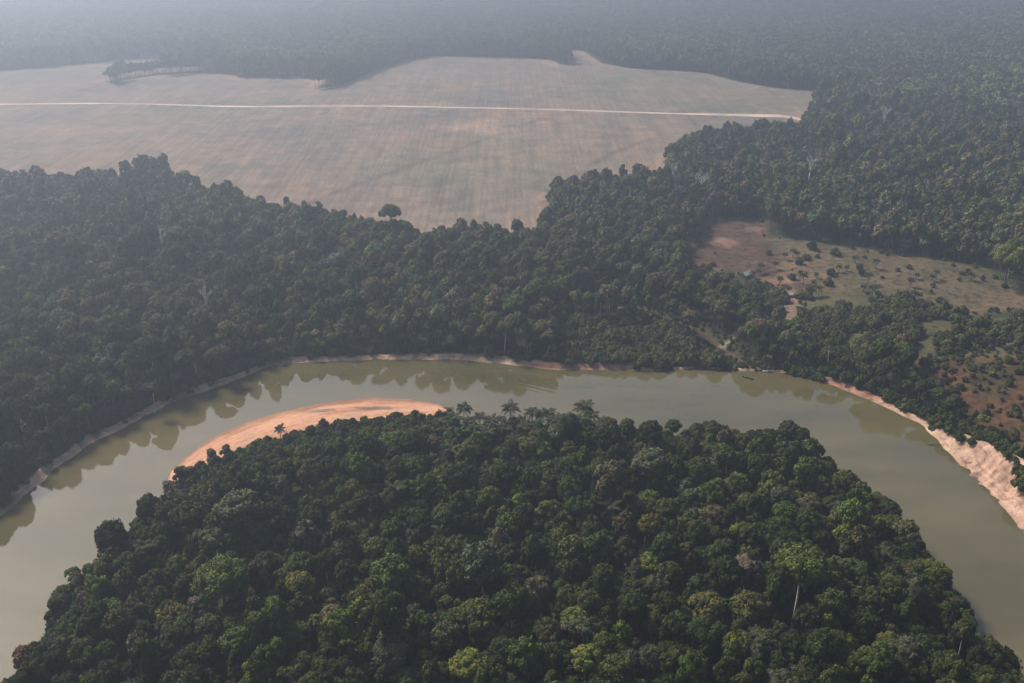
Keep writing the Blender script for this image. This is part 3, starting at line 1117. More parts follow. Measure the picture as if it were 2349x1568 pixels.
def branch_tree(seed, H, r0, spread, levels=3, lean=0.0):
    """bare tree: trunk and a mesh of branches"""
    r = random.Random(seed)
    tr, br = Geo(), Geo()
    p0 = Vector((0, 0, -0.8))
    fork = Vector((lean * H * 0.5, r.uniform(-.5, .5), H * 0.55))
    tr.tube([p0, Vector((0, 0, 1)), fork * 0.5, fork], [r0 * 1.6, r0, r0 * 0.85, r0 * 0.7], 7)

    def grow(p, d, L, rad, lv):
        q = p + d * L * 0.5 + Vector((r.uniform(-1, 1), r.uniform(-1, 1), r.uniform(0, 1))) * L * 0.07
        e = p + d * L + Vector((r.uniform(-1, 1), r.uniform(-1, 1), r.uniform(-.3, 1))) * L * 0.12
        br.tube([p, q, e], [rad, rad * 0.75, rad * 0.45], 5)
        if lv > 0:
            for _ in range(3 if lv > 1 else 4):
                nd = (d + Vector((r.uniform(-1, 1), r.uniform(-1, 1), r.uniform(-.4, .8))) * 0.8).normalized()
                grow(q.lerp(e, r.uniform(0.2, 1)), nd, L * r.uniform(0.5, 0.75), rad * 0.5, lv - 1)
    for k in range(4):
        a = k * 1.7 + r.uniform(0, 1)
        d = Vector((math.cos(a) * spread, math.sin(a) * spread, 1)).normalized()
        grow(fork, d, H * 0.27, r0 * 0.55, levels - 1)
    return tr.mesh("trunk", [PALE_BARK], True), br.mesh("branches", [PALE_BARK], True)


DEAD = [branch_tree(11, 22, 0.60, 0.7, 4), branch_tree(12, 17, 0.60, 1.2, 4, 0.15), branch_tree(13, 25, 0.55, 0.16, 3)]

# tall emergent tree: long bare pale trunk and an umbrella crown
EM_CROWN = crown_mesh("crown", 8.6, 8.0, 29, 38, 8200, 0.42, 901, 0.0, 0.8, 0.28)
EM_TRUNK = trunk_geo(29, 0.50, 8.0, 24.5, 902, 9, 0.05).mesh("trunk", [PALE_BARK], True)
SM_CROWN = crown_mesh("crown", 4.2, 5.0, 22.5, 16, 3000, 0.40, 903, 0.2, 0.8, 0.34)
SM_TRUNK = trunk_geo(22.5, 0.26, 4.0, 19.5, 904, 5, 0.03).mesh("trunk", [PALE_BARK], True)
GIANT = crown_mesh("crown", 11.5, 12, 22, 46, 11000, 0.48, 905, 0.0, 0.85, 0.26)
GIANT_TRUNK = trunk_geo(22, 0.7, 10, 14, 906, 9).mesh("trunk", [BARK], True)
BALL = crown_mesh("crown", 7.5, 12.5, 10.5, 40, 8000, 0.46, 907, 0.0, 1.0, 0.27)
BALL_TRUNK = trunk_geo(12, 0.5, 7, 4, 908, 7).mesh("trunk", [BARK], True)

landmarks = []      # (phrase, picture x, picture y) for naming the trees around them


def special(u, v, kind, label, phrase=None, tint=None, s=1.0, rot=0.0, clear=1.0, top=None, nm=None, cat=None, group=None):
    table = {
        "emergent": ([("crown", EM_CROWN), ("trunk", EM_TRUNK)], 29, 8.6), "slim": ([("crown", SM_CROWN), ("trunk", SM_TRUNK)], 22.5, 4.2),
        "giant": ([("crown", GIANT), ("trunk", GIANT_TRUNK)], 22, 11.0), "ball": ([("crown", BALL), ("trunk", BALL_TRUNK)], 12, 7.0),
        "dead": ([("trunk", DEAD[0][0]), ("branches", DEAD[0][1])], 17, 5), "dead_wide": ([("trunk", DEAD[1][0]), ("branches", DEAD[1][1])], 13, 5),
        "dead_slim": ([("trunk", DEAD[2][0]), ("branches", DEAD[2][1])], 18, 4),
    }
    if kind in table:
        meshes, hc, R = table[kind]
    else:
        p = PROTO[int(kind)]
        meshes, hc, R = [("crown", p[1]), ("trunk", p[2])], p[4] - 4, p[3]
    x, y = ground_at(u, v, above=hc * s - (1.5 if v > 860 else 0))
    z = float(gz(x, y)[0])
    specials.append((x, y, R * s * clear))
    if kind in ("emergent", "slim", "dead_slim", "dead"):
        dc = math.hypot(x, y)
        for k in range(1, 6 if kind == "emergent" else 4):
            specials.append((x - x / dc * 4.5 * k, y - y / dc * 4.5 * k, 3.4))
    dead = kind.startswith("dead")
    e = put(nm or ("dead_tree" if dead else "rainforest_tree"), meshes, x, y, z, s, rot, label, cat or ("dead tree" if dead else "tree"),
            group, None if dead else GREENS[tint or "mid green"])
    if phrase:
        landmarks.append((phrase, u, v))
    return e


NEARG = "rainforest trees of the river bend"
special(1716, 1393, "ball", "large upright dark green dome in front of the white-trunked tree", "the upright dark dome", "mid green", 0.95, 0.4, 0.9, group=NEARG)
special(2080, 1330, "4", "grey-green flat-topped tree over the right slope of the bend", "the grey flat-topped tree", "grey-green", 0.95, 0.9, 0.9, group=NEARG)
special(2040, 1490, "6", "large olive clumpy tree at the lower right of the bend", "the large olive tree", "olive green", 0.95, 0.9, 0.9, group=NEARG)
special(905, 1490, "0", "broad pale-green dome near the bottom, left of the middle", "the broad pale dome", "grey-green", 0.95, 0.9, 0.9, group=NEARG)
special(1500, 1420, "3", "pale olive open tree between the dark domes", "the pale olive tree", "olive green", 0.95, 0.9, 0.9, group=NEARG)
special(1835, 1300, "emergent", "umbrella-crowned green tree on a long bare white trunk, towering over its neighbours", "the tall white-trunked tree", "fresh green", 1.05, 0.4, 1.25, group=NEARG)
special(1746, 1466, "dead_slim", "small pinkish white dead tree, leafless, low between dark crowns", "the pinkish white dead tree", None, 0.62, 0, 1.3)
special(1712, 1312, "6", "tan brown dying crown with bare grey twigs, left of the white-trunked tree", "the tan dying tree", "tan brown", 1.05, 1.0, 0.9, group=NEARG)
special(1160, 1166, "dead_wide", "bare white dead tree with spreading broken limbs in the middle of the bend", "the spreading dead tree", None, 0.8, 2.0, 1.5)
special(1239, 1240, "dead_wide", "leaning dead snag with a crooked white limb above green crowns", "the crooked white snag", None, 0.6, 0.7, 1.3)
special(1265, 1012, "dead_slim", "tall forked pale dead tree near the crest of the bend", "the forked pale snag", None, 0.8, 0.3, 1.5)
special(52, 1492, "5", "rust-brown bushy tree at the lower left river edge", "the rust-brown tree on the left bank", "rust brown", 0.9, 0.2, group=NEARG)
special(700, 1432, "5", "rust-red round tree among dark crowns left of the centre", "the rust-red tree", "rust brown", 0.65, 1.2, group=NEARG)
special(1886, 1428, "7", "small vivid yellow-green tree low on the right of the bend", "the vivid yellow-green tree", "yellow-green", 1.0, 0.5, group=NEARG)
special(1715, 1548, "4", "orange-tipped flat tree at the bottom edge right of centre", "the orange-tipped tree", "orange", 0.55, 0.5, group=NEARG)
special(1068, 1533, "1", "bright yellow-green rounded tree at the bottom edge near the middle", "the bright rounded tree at the bottom", "yellow-green", 0.95, 0.5, group=NEARG)
special(465, 1393, "6", "tan brown half-bare tree on the left side of the bend", "the tan half-bare tree", "tan brown", 0.95, 0.5, group=NEARG)
special(508, 1330, "0", "big bright green domed tree rising left of the centre", "the big bright domed tree", "fresh green", 1.25, 0.5, group=NEARG)
special(818, 1420, "dead_wide", "twiggy pinkish dead crown between green trees left of centre", "the twiggy dead crown", None, 0.7, 0.1, 1.2)
special(1344, 1522, "7", "lime green small tree close to the bottom edge, right of the middle", "the lime tree near the bottom", "yellow-green", 1.1, 2.5, group=NEARG)
special(1484, 1298, "1", "yellow-green round tree halfway up the bend, right of the middle", "the yellow-green tree halfway up", "yellow-green", 0.75, 0.9, group=NEARG)
special(1337, 1440, "slim", "slender tree with a small open crown on a thin pale trunk", "the slender pale-stemmed tree", "grey-green", 0.95, 0.2, 1.3, group=NEARG)
special(1482, 1212, "slim", "thin pale-stemmed tree with a tiny crown, upper middle of the bend", None, "grey-green", 0.9, 1.2, 1.2, group=NEARG)
special(545, 1170, "1", "large rounded dark green tree behind the sandbar side of the bend", "the large rounded dark tree", "grey-green", 1.35, 0.2, group=NEARG)
special(1490, 1065, "1", "pale grey-green vine-draped rounded tree on the crest of the bend", "the vine-draped tree", "grey-green", 1.2, 0.2, group=NEARG)
special(1545, 948, "1", "round dark tree standing alone above the river on the crest", None, "dark green", 0.62, 0.2, group=NEARG)
special(490, 1236, "slim", "pale green tree with drooping crown on a short visible trunk, left slope of the bend", None, "grey-green", 1.15, 0.2, 1.2, group=NEARG)
special(1697, 1217, "slim", "light yellow-green leaning tree with visible pale limbs on the right of the bend", None, "yellow-green", 0.95, 0.9, 1.1, group=NEARG)
special(1232, 1352, "3", "rust-tinged open-crowned tree in the middle of the lower forest", "the rust-tinged open tree", "brown-green", 0.9, 0.9, group=NEARG)
# across the river
special(1157, 742, "emergent", "flat-crowned tree with a straight white trunk at the far shore", None, "olive green", 0.60, 0.4, 1.0)
special(1445, 415, "emergent", "pale emergent tree with a long thin trunk below the field's corner", None, "grey-green", 1.0, 0.4, 1.2)
special(1604, 415, "dead", "large leafless pale tree with a fan of branches beyond the river", None, None, 1.25, 0.4, 1.8)
special(2014, 470, "dead_wide", "leafless grey tree with rounded twiggy crown above the clearing", None, None, 1.3, 0.4, 1.4)
special(1859, 383, "dead_slim", "thin white dead tree with a forked top, in forest right of the field", None, None, 1.25, 0.4, 1.4)
special(1642, 350, "dead_slim", "slim white dead trunk in the forest just right of the field's notch", None, None, 1.0, 0.4, 1.4)
special(1544, 398, "dead_slim", "straight pale dead trunk at the field's lower right corner", None, None, 1.1, 1.4, 1.6)
special(2029, 268, "dead_slim", "tall pale dead trunk in the hazy forest far right of the field", None, None, 1.4, 0.4, 1.6)
special(370, 553, "dead_slim", "short white dead trunk in the hazy forest left of the field edge", None, None, 1.1, 0.4, 1.5)
special(472, 690, "dead_slim", "lone white dead trunk in the left forest between field and river", None, None, 1.1, 0.4, 1.5)
special(1256, 708, "dead_wide", "bleached white dead tree beside the marshy strip", None, None, 0.75, 0.4, 1.6)
special(2318, 588, "giant", "huge bright green domed tree at the right end of the clearing", None, "yellow-green", 1.0, 0.4, 0.9)
special(1721, 692, "ball", "big round dark green tree beside the huts", None, "mid green", 1.1, 0.4, 0.9)
special(1769, 716, "ball", "round dark tree just right of the big round one by the huts", None, "dark green", 0.85, 0.4, 0.9)
special(1902, 509, "7", "small orange-flowering tree at the forest edge above the clearing", None, "orange", 0.8, 0.4, 0.9)
special(160, 458, "1", "yellow-green crown standing out of the hazy left forest", None, "yellow-green", 1.1, 0.4, 0.9)
special(657, 461, "5", "round tree standing alone at the lower edge of the field", None, "dark green", 0.75, 0.4, 0.9)
special(597, 457, "7", "small tree on a thin stem at the field's edge, left of the round one", None, "dark green", 0.72, 0.4, 0.9)
special(50, 985, "dead_slim", "white bare trunk in the trees above the left bank", None, None, 0.58, 0.4, 1.4)
special(343, 868, "slim", "tree with an exposed pale trunk at the left bank of the river", None, "olive green", 0.8, 0.4, 1.4)
special(237, 842, "ball", "broad grey-green domed tree in the forest above the left bank", None, "grey-green", 1.25, 0.4, 0.9)
special(95, 835, "ball", "broad pale domed tree near the left edge above the river", None, "brown-green", 1.35, 0.4, 0.9)
special(500, 800, "8", "tall brownish tree above the left shore curve", None, "brown-green", 0.85, 0.4, 0.9)
special(1645, 1065 - 0, "4", "flat grey-green tree on the crest of the bend facing the right arm", None, "grey-green", 1.0, 0.4, 0.9, group=NEARG)

# --- palms
def palm_mesh(seed, n=16, L=4.2, H=0.0):
    r = random.Random(seed)
    g = Geo()
    for k in range(n):
        a = k * 2.4 + r.uniform(-.2, .2)
        el = math.radians(72 - 78 * (k / n) + r.uniform(-8, 8))
        Lk = L * r.uniform(0.8, 1.1)
        pts = []
        x = z = 0.0
        e = el
        seg = 9
        for i in range(seg + 1):
            pts.append((x, z, e))
            x += math.cos(e) * Lk / seg
            z += math.sin(e) * Lk / seg
            e -= math.radians(r.uniform(8, 12))
        ca, sa = math.cos(a), math.sin(a)
        V, F = [], []
        for i in range(1, seg + 1):
            x0, z0, e0 = pts[i - 1]
            x1, z1, e1 = pts[i]
            for t in (0.25, 0.75):
                bx, bz = x0 + (x1 - x0) * t, z0 + (z1 - z0) * t
                f = (i - 1 + t) / seg
                w = L * 0.27 * math.sin(math.pi * min(1, 0.12 + f * 0.86)) ** 0.6
                for sgn in (-1, 1):
                    b = len(V)
                    fw = 0.45 * w
                    droop = -0.35 * w + r.uniform(-.1, .1)
                    for (lx_, ly_, lz_) in ((bx - 0.16, 0, bz), (bx + 0.18, 0, bz), (bx + fw + 0.05, sgn * w, bz + droop), (bx + fw - 0.22, sgn * w * 0.85, bz + droop - 0.05)):
                        V.append((lx_ * ca - ly_ * sa, lx_ * sa + ly_ * ca, lz_ + H))
                    F.append([b, b + 1, b + 2, b + 3])
        g.add(V, F)
    me = g.mesh("fronds", [FOLIAGE])
    c = np.ones((len(me.vertices), 4), np.float32)
    c[:, :3] *= (1 + 0.15 * np.random.default_rng(seed).normal(0, 1, (len(me.vertices) // 4, 1))).repeat(4, 0).clip(0.5, 1.5)
    at_ = me.color_attributes.new("leaf_hue", 'FLOAT_COLOR', 'POINT')
    at_.data.foreach_set("color", c.ravel())
    return me


def palm_parts(seed, H, L, n=16):
    r = random.Random(seed)
    t = Geo()
    t.tube([(0, 0, -0.8), (0.1, 0, H * 0.3), (r.uniform(-.3, .3), r.uniform(-.3, .3), H * 0.7), (0, 0, H)], [0.30, 0.22, 0.19, 0.24], 7)
    return [("fronds", palm_mesh(seed, n, L, H)), ("trunk", t.mesh("trunk", [BARK], True))]


PALM_SHORT = [palm_parts(21, 5.0, 3.4), palm_parts(22, 6.5, 3.6), palm_parts(23, 4.0, 3.2)]
PALM_TALL = [palm_parts(24, 15.5, 5.4, 18), palm_parts(25, 17.5, 5.8, 20), palm_parts(26, 14.0, 5.2, 18)]
PG = (0.025, 0.032, 0.012)
PGC = "palms scattered over the clearing"
clearing_palms = [  # picture position of the crown, label
    (1963, 591, "short palm at the top of the grassy clearing, under the forest edge"),
    (2011, 599, "short palm right of the topmost palm in the clearing"),
    (1943, 613, "thin small palm left of a round bush in the clearing"),
    (1926, 612, "tiny palm at the left of the thin small palm"),
    (1993, 630, "single palm in the open grass left of the clearing's middle"),
    (2104, 631, "brownish palm just behind the tall twin palm"),
    (2091, 643, "large twin-stemmed palm in the middle of the grassy clearing"),
    (2150, 624, "slight palm behind a fuller one, right of the clearing's middle"),
    (2140, 634, "full-crowned palm in the grass right of the twin palm"),
    (2229, 629, "wide palm near the right end of the clearing"),
    (2002, 660, "palm beside low bushes at the lower edge of the clearing"),
    (1982, 658, "bushy low palm left of the lower-edge palm"),
    (2108, 676, "rightmost palm of the clump of three at the clearing's foot"),
    (2097, 672, "middle palm of the clump of three at the clearing's foot"),
    (2081, 671, "leftmost palm of the clump of three at the clearing's foot"),
    (1802, 584, "palm at the boundary of burnt soil and grass"),
    (1820, 575, "left one of two palms close together at the clearing's top"),
    (1829, 581, "right one of two palms close together at the clearing's top"),
    (1779, 604, "palm standing on burnt soil above the shrubs"),
    (1745, 608, "palm in the middle of the burnt patch's lower edge"),
    (1740, 621, "palm right of the pale-roofed hut by the burnt patch"),
    (1727, 625, "dark palm touching the pale hut roof"),
    (1845, 631, "straight palm in the grass above the settlement"),
    (1873, 629, "small palm right of the straight palm above the settlement"),
    (1790, 639, "palm among brown scrub above the huts"),
    (1631, 620, "palm at the left end of the burnt patch"),
    (1868, 648, "upper palm of the dark clump right of the huts"),
    (1864, 664, "lower palm of the dark clump right of the huts"),
    (1880, 660, "right palm of the dark clump beyond the huts"),
]
for k, (u, v, lab) in enumerate(clearing_palms):
    pp = PALM_SHORT[k % 3]
    hh = [5.0, 6.5, 4.0][k % 3]
    s = random.uniform(0.8, 1.15)
    x, y = ground_at(u, v, above=hh * s)
    specials.append((x, y, 2.5))
    put("palm_tree", pp, x, y, float(gz(x, y)[0]), s, random.uniform(0, 6), lab, "palm", PGC, tuple(c * random.uniform(0.8, 1.2) for c in PG))
crest = [(1064, 914, 1.05, "leftmost tall palm silhouetted against the river at the crest of the bend"),
         (1171, 912, 1.0, "upright palm silhouetted against the river, second on the crest"),
         (1222, 920, 1.05, "wide dark palm on the crest right of the upright palm"), (1244, 920, 0.9, "palm leaning on the wide dark palm of the crest"),
         (1258, 926, 0.85, "low palm in the crest row, fifth from the left"), (1284, 928, 0.85, "palm with spiky fronds in the middle of the crest row"),
         (1306, 926, 0.8, "small palm between two larger ones of the crest row"), (1340, 918, 1.1, "highest palm at the right end of the crest row"),
         (1358, 922, 1.0, "palm overlapping the highest one at the crest row's right end"), (1388, 936, 0.8, "last low palm of the crest row before the round tree")]
for k, (u, v, s, lab) in enumerate(crest):
    hh = [15.5, 17.5, 14.0][k % 3]
    x, y = ground_at(u, v, above=hh * s - 1)
    specials.append((x, y, 3.2))
    put("palm_tree", PALM_TALL[k % 3], x, y, float(gz(x, y)[0]), s, random.uniform(0, 6), lab, "palm", "palms along the crest of the river bend", tuple(c * random.uniform(0.8, 1.15) for c in PG))
GROVE_G = "palms crowded below the crest of the river bend"
r_ = random.Random(5)
cnt = 0
inner = [(1010, 958), (1040, 948), (1075, 950), (1100, 938), (1125, 955), (1150, 940), (1088, 975), (1120, 985), (1160, 975), (1195, 945),
         (1200, 975), (1235, 955), (1060, 985), (1270, 955), (1300, 965), (1030, 975), (1335, 950), (1220, 1000), (1180, 1002), (1365, 960)]
NTH = ["first", "second", "third", "fourth", "fifth", "sixth", "seventh", "eighth", "ninth", "tenth", "eleventh", "twelfth"]


def inner_label(k):
    rows = [[p for p in inner if p[1] < 950], [p for p in inner if 950 <= p[1] < 970], [p for p in inner if p[1] >= 970]]
    for nm, row in zip(("upper", "middle", "lower"), rows):
        if inner[k] in row:
            return f"feathery palm below the crest of the bend, {NTH[sorted(row).index(inner[k])]} from the left in the {nm} row"


for k, (u, v) in enumerate(inner):
    hh = [15.5, 17.5, 14.0][k % 3]
    s = r_.uniform(0.75, 0.95)
    x, y = ground_at(u, v, above=hh * s)
    specials.append((x, y, 3.0))
    put("palm_tree", PALM_TALL[k % 3], x, y, float(gz(x, y)[0]), s, r_.uniform(0, 6),
        inner_label(k), "palm", GROVE_G, tuple(c * r_.uniform(0.8, 1.3) for c in PG))
x, y = ground_at(642, 986, above=7)
specials.append((x, y, 3))
put("palm_tree", palm_parts(27, 8.5, 3.6, 13), x, y, float(gz(x, y)[0]), 1.0, 1.0, "lone palm at the back edge of the sandbar", "palm", None, PG)

CANOPY_P = [(1420, 1010, "near the round tree of the crest"), (1035, 1030, "on the upper left of the bend"), (1770, 1040, "behind the right shoulder of the bend"),
            (1120, 1075, "above the spreading dead tree"), (905, 1120, "on the left slope under the sandbar"), (1930, 1165, "on the right slope of the bend"),
            (640, 1105, "below the sandbar's widest part"), (1400, 1160, "between the crest and the lime trees"), (330, 1250, "on the lower left slope of the bend"),
            (2020, 1260, "at the right side of the bend, near the water")]
for k, (u, v, where) in enumerate(CANOPY_P):
    hh = [15.5, 17.5, 14.0][k % 3]
    x, y = ground_at(u, v, above=hh * 1.35)
    specials.append((x, y, 3.4))
    put("palm_tree", PALM_TALL[k % 3], x, y, float(gz(x, y)[0]), 1.0, k * 1.1, "feathery palm in the canopy " + where, "palm",
        "palms in the canopy of the bend", tuple(c * 1.1 for c in PG), 1.35)

# --- small trees and bushes placed one by one
BUSH = [crown_mesh("crown", 2.6, 3.4, 1.7, 12, 1500, 0.30, 700 + k, 0.0, 0.9, 0.42) for k in range(3)]
STEM = []
for k in range(3):
    g = Geo()
    for j in range(5):
        a = j * 1.26 + k
        g.tube([(0, 0, -0.4), (math.cos(a) * 0.5, math.sin(a) * 0.5, 0.9), (math.cos(a) * 1.3, math.sin(a) * 1.3, 2.0)], [0.12, 0.08, 0.03], 5)
    STEM.append(g.mesh("stems", [BARK], True))
bushes = [(1972, 614, 1.0, "dark round bush in the upper grass of the clearing", "dark green"), (1906, 629, 1.25, "wide dark bush left in the grassy clearing", "dark green"),
          (1900, 650, 1.3, "low spreading bush below the wide dark bush", "brown-green"), (1817, 637, 1.1, "round bush among brown scrub over the huts", "mid green"),
          (1861, 568, 1.5, "tall bush against the forest edge at the clearing's top", "dark green"), (1915, 582, 1.4, "grey bush below the forest edge in the clearing", "grey-green"),
          (1849, 592, 1.2, "grey-green bush in the upper left grass of the clearing", "grey-green"), (1835, 602, 1.2, "flat bush just below the upper left grey-green bush", "mid green"),
          (2157, 689, 0.9, "upright dark bush alone near the clearing's lower edge", "dark green"), (2305, 655, 0.8, "small bush near the right tip of the clearing", "dark green"),
          (2140, 655, 0.7, "little brown bush in the centre right grass", "brown-green"), (2085, 612, 0.8, "brownish low bush in the upper middle of the clearing", "brown-green"),
          (2060, 618, 0.7, "tiny dry bush in the upper middle of the clearing", "brown-green"), (2200, 640, 0.6, "tiny green tuft left of the wide palm", "olive green"),
          (1763, 580, 0.9, "lone brown bush inside the burnt patch's right side", "brown-green"),
          (2240, 800, 1.0, "green bush on the red ground at the right", "fresh green"), (2280, 858, 0.9, "bright green bush on red soil above the cliff", "yellow-green")]
for k, (u, v, s, lab, tn_) in enumerate(bushes):
    x, y = ground_at(u, v, above=1.5)
    specials.append((x, y, 3))
    put("bush", [("crown", BUSH[k % 3]), ("stems", STEM[k % 3])], x, y, float(gz(x, y)[0]), s, k * 1.3, lab, "bush", "bushes in the clearings", GREENS[tn_])
BTREE = crown_mesh("crown", 3.0, 5.4, 4.6, 14, 2200, 0.32, 720, 0.15, 0.95, 0.38)
BTRUNK = trunk_geo(5.0, 0.16, 2.8, 2.2, 721, 5).mesh("trunk", [BARK], True)
for (u, v, s, lab, tn_) in [(487, 1041, 1.1, "spiky small tree standing on the open sandbar", "olive green"), (517, 1031, 1.0, "dark round small tree where sandbar meets forest", "dark green"),
                            (414, 1078, 1.2, "small dark tree on the narrow left tip of the sandbar", "dark green"),
                            (435, 1075, 1.1, "small olive tree right of the sandbar's tip tree", "olive green"),
                            (2264, 931, 0.0, "", "")]:
    if s == 0:
        continue
    x, y = ground_at(u, v, above=4.5)
    specials.append((x, y, 2.5))
    put("small_tree", [("crown", BTREE), ("trunk", BTRUNK)], x, y, max(0.5, float(gz(x, y)[0])), s, u * 0.1, lab, "tree", None, GREENS[tn_])
x, y = ground_at(2264, 930, above=7)
specials.append((x, y, 4))
put("small_tree", [("crown", crown_mesh("crown", 3.2, 2.6, 7.6, 12, 1400, 0.34, 733, 0.3, 0.7, 0.36)), ("trunk", trunk_geo(7.6, 0.17, 3.0, 6.2, 734, 5).mesh("trunk", [PALE_BARK], True))],
    x, y, float(gz(x, y)[0]), 1.0, 0.3, "fresh green small tree with a thin pale stem on red ground above the cliff", "tree", None, GREENS["yellow-green"])

# bushes on the cliff face and along its rim
cl = [(2200, 1005), (2215, 985), (2228, 1018), (2262, 1012), (2243, 1000), (2285, 1035), (2340, 1085), (2349, 1100), (2345, 1125), (2300, 1048), (2310, 1060),
      (2190, 960), (2175, 975), (2180, 992), (2165, 945), (2205, 965), (2270, 1020), (2328, 1065)]


CLN = NTH + ["thirteenth", "fourteenth", "fifteenth", "sixteenth", "seventeenth", "last"]


def bank_z(x, y):
    d = np.hypot(BX - x, BY - y)
    k = np.unravel_index(np.argmin(d), d.shape)
    return float(Bz[k]) if d[k] < 1.8 else None


for k, (u, v) in enumerate(cl):
    v_ = v - 11 if 2240 < u < 2330 else v
    s = [1.1, 0.7, 0.9, 0.75][k % 4] * (1.6 if u > 2330 or v < 1000 else 1.0)
    zz = 12.0
    for _ in range(8):
        x, y = ground_at(u, v_, z=zz + 1)
        b_ = bank_z(x, y)
        zz = 0.5 * zz + 0.5 * (b_ if b_ is not None else float(gz(x, y)[0]))
    b_ = bank_z(x, y)
    zz = b_ if b_ is not None else float(gz(x, y)[0])
    if zz < 1:
        continue
    put("bush", [("crown", BUSH[k % 3]), ("stems", STEM[k % 3])], x, y, zz, s, k * 1.1,
        f"dark green bush on the pale cliff, {CLN[sorted(cl).index((u, v))]} from the left", "bush", "bushes on the pale cliff", GREENS["mid green" if k % 3 else "dark green"])

# ------------------------------------------------------------------ the many trees
STRETCH = 1.28
X, Y = scatter(-1150, 1200, 165, 1500, 5.6, 3)
m = in_view(X, Y, 230, 0.58)
X, Y = X[m], Y[m]
LH, d1, d2, wb_ = land_height(X, Y)
fsd = sdist(X, Y, field)
asd = sdist(X, Y, clear_a)
bsd = sdist(X, Y, clear_b)
lowd = np.maximum(sdist(X, Y, low_c), sdist(X, Y, low_d))
vsd = sdist(X, Y, veg_near)
sd_stream = seg_dist(X, Y, stream)
sd_sw = seg_dist(X, Y, swamp)
psd = sdist(X, Y, palm_zone)
yd = seg_dist(X, Y, yard)
pd = seg_dist(X, Y, path)
outer = d1 > wb_ + 3.5
innerland = vsd > 1.5
jt = 5 * (fbm(X, Y, 30, 131) - 0.5)
ok = (outer | innerland) & (fsd + jt < -2) & (asd < -2) & (bsd < -1) & ((lowd < 0) | ((rng.uniform(0, 1, len(X)) < 0.08) & (sdist(X, Y, low_c) < 0))) & (sd_stream > 9) & (sd_sw > 7) & (seg_dist(X, Y, np.array(beach_in)) > 11) & (yd > 7) & (pd > 5) & free_of_specials(X, Y, 0.85)
ok &= ~((psd > 0) & (rng.uniform(0, 1, len(X)) < 0.45))
X, Y, d1s, vs_, lows, psd = X[ok], Y[ok], d1[ok], vsd[ok], lowd[ok], psd[ok]
Z = gz(X, Y)
n = len(X)
kind = rng.choice(len(PROTO), n, p=np.array([1.1, 1.1, 1.2, 1.2, 1.2, 1.2, .6, .6, .8, .8, 1.5, 1.5, .9, .9, 1.1, 1.1]) / 17.0 * 17.0 / np.sum([1.1, 1.1, 1.2, 1.2, 1.2, 1.2, .6, .6, .8, .8, 1.5, 1.5, .9, .9, 1.1, 1.1]))
size = rng.uniform(0.52, 0.88, n) * (0.88 + 0.24 * fbm(X, Y, 60, 141))
near_beach = (vs_ > 0) & (seg_dist(X, Y, np.array(beach_in)) < 62)
tallness = rng.choice([0.8, 1.0, 1.0, 1.18], n)
size = np.where(near_beach, size * (0.35 + 0.65 * smooth(14, 62, seg_dist(X, Y, np.array(beach_in)))), size)
size = np.where(lows > 0, size * rng.uniform(0.38, 0.75, n), size)
size = np.where(psd > -6, size * 0.68, size)
dd_ = np.hypot(X, Y)
for poly_, reach, sh in ((clear_a, 18, 0.45), (clear_a, 38, 0.62), (clear_a, 58, 0.85), (clear_b, 16, 0.55), (clear_b, 30, 0.8), (field, 14, 0.75)):
    front = sdist(X * (1 + reach / dd_), Y * (1 + reach / dd_), poly_) > 0
    size = np.where(front, size * sh, size)
size = np.where((vs_ > 0) & (vs_ < 6), np.minimum(size, 0.62), size)
fringe = ((vs_ > 0) & (vs_ < 13)) | ((d1s > 0) & (d1s < 14))
tallness = np.where(fringe, 0.82, tallness)
edge_out = (d1s > 0) & (d1s < 10)
size = np.where(edge_out, size * 0.8, size)
big_ = rng.uniform(0, 1, n)
fs_ = fsd[ok]
big_ = np.where(((vs_ > 0) & (vs_ < 30)) | (fs_ > -22) | (lows > 0), 0.5, big_)
size = np.where(big_ < 0.015, size * 1.45, size)
size = np.where((big_ > 0.015) & (big_ < 0.06), size * 1.28, np.where(big_ > 0.93, size * 0.7, size))
hue = rng.choice(len(GN_), n, p=GW)
patch = fbm(X, Y, 45, 151)
hue = np.where((patch > 0.62) & (rng.uniform(0, 1, n) < 0.4), GN_.index("fresh green"), hue)
hue = np.where((patch < 0.36) & (rng.uniform(0, 1, n) < 0.4), GN_.index("dark green"), hue)
# forest across the river: more muted, brownish crowns
acr = Y > 540
hue = np.where(acr & (rng.uniform(0, 1, n) < 0.16), GN_.index('brown-green'), hue)
hue = np.where(acr & (rng.uniform(0, 1, n) < 0.12), GN_.index('grey-green'), hue)
hue = np.where(acr & np.isin(hue, [GN_.index("fresh green")]) & (rng.uniform(0, 1, n) < 0.8), GN_.index("brown-green"), hue)
size = np.where(acr, size * 0.84, size * 0.9)
lum = rng.uniform(0.75, 1.3, n) * np.where(acr, 1.45 * (0.72 + 0.56 * fbm(X, Y, 110, 221)), 0.72 + 0.5 * fbm(X, Y, 50, 222))
tints = np.array([GREENS[g] for g in GN_])[hue] * lum[:, None] * rng.normal(1, 0.06, (n, 3))
rot = rng.uniform(0, 6.283, n)

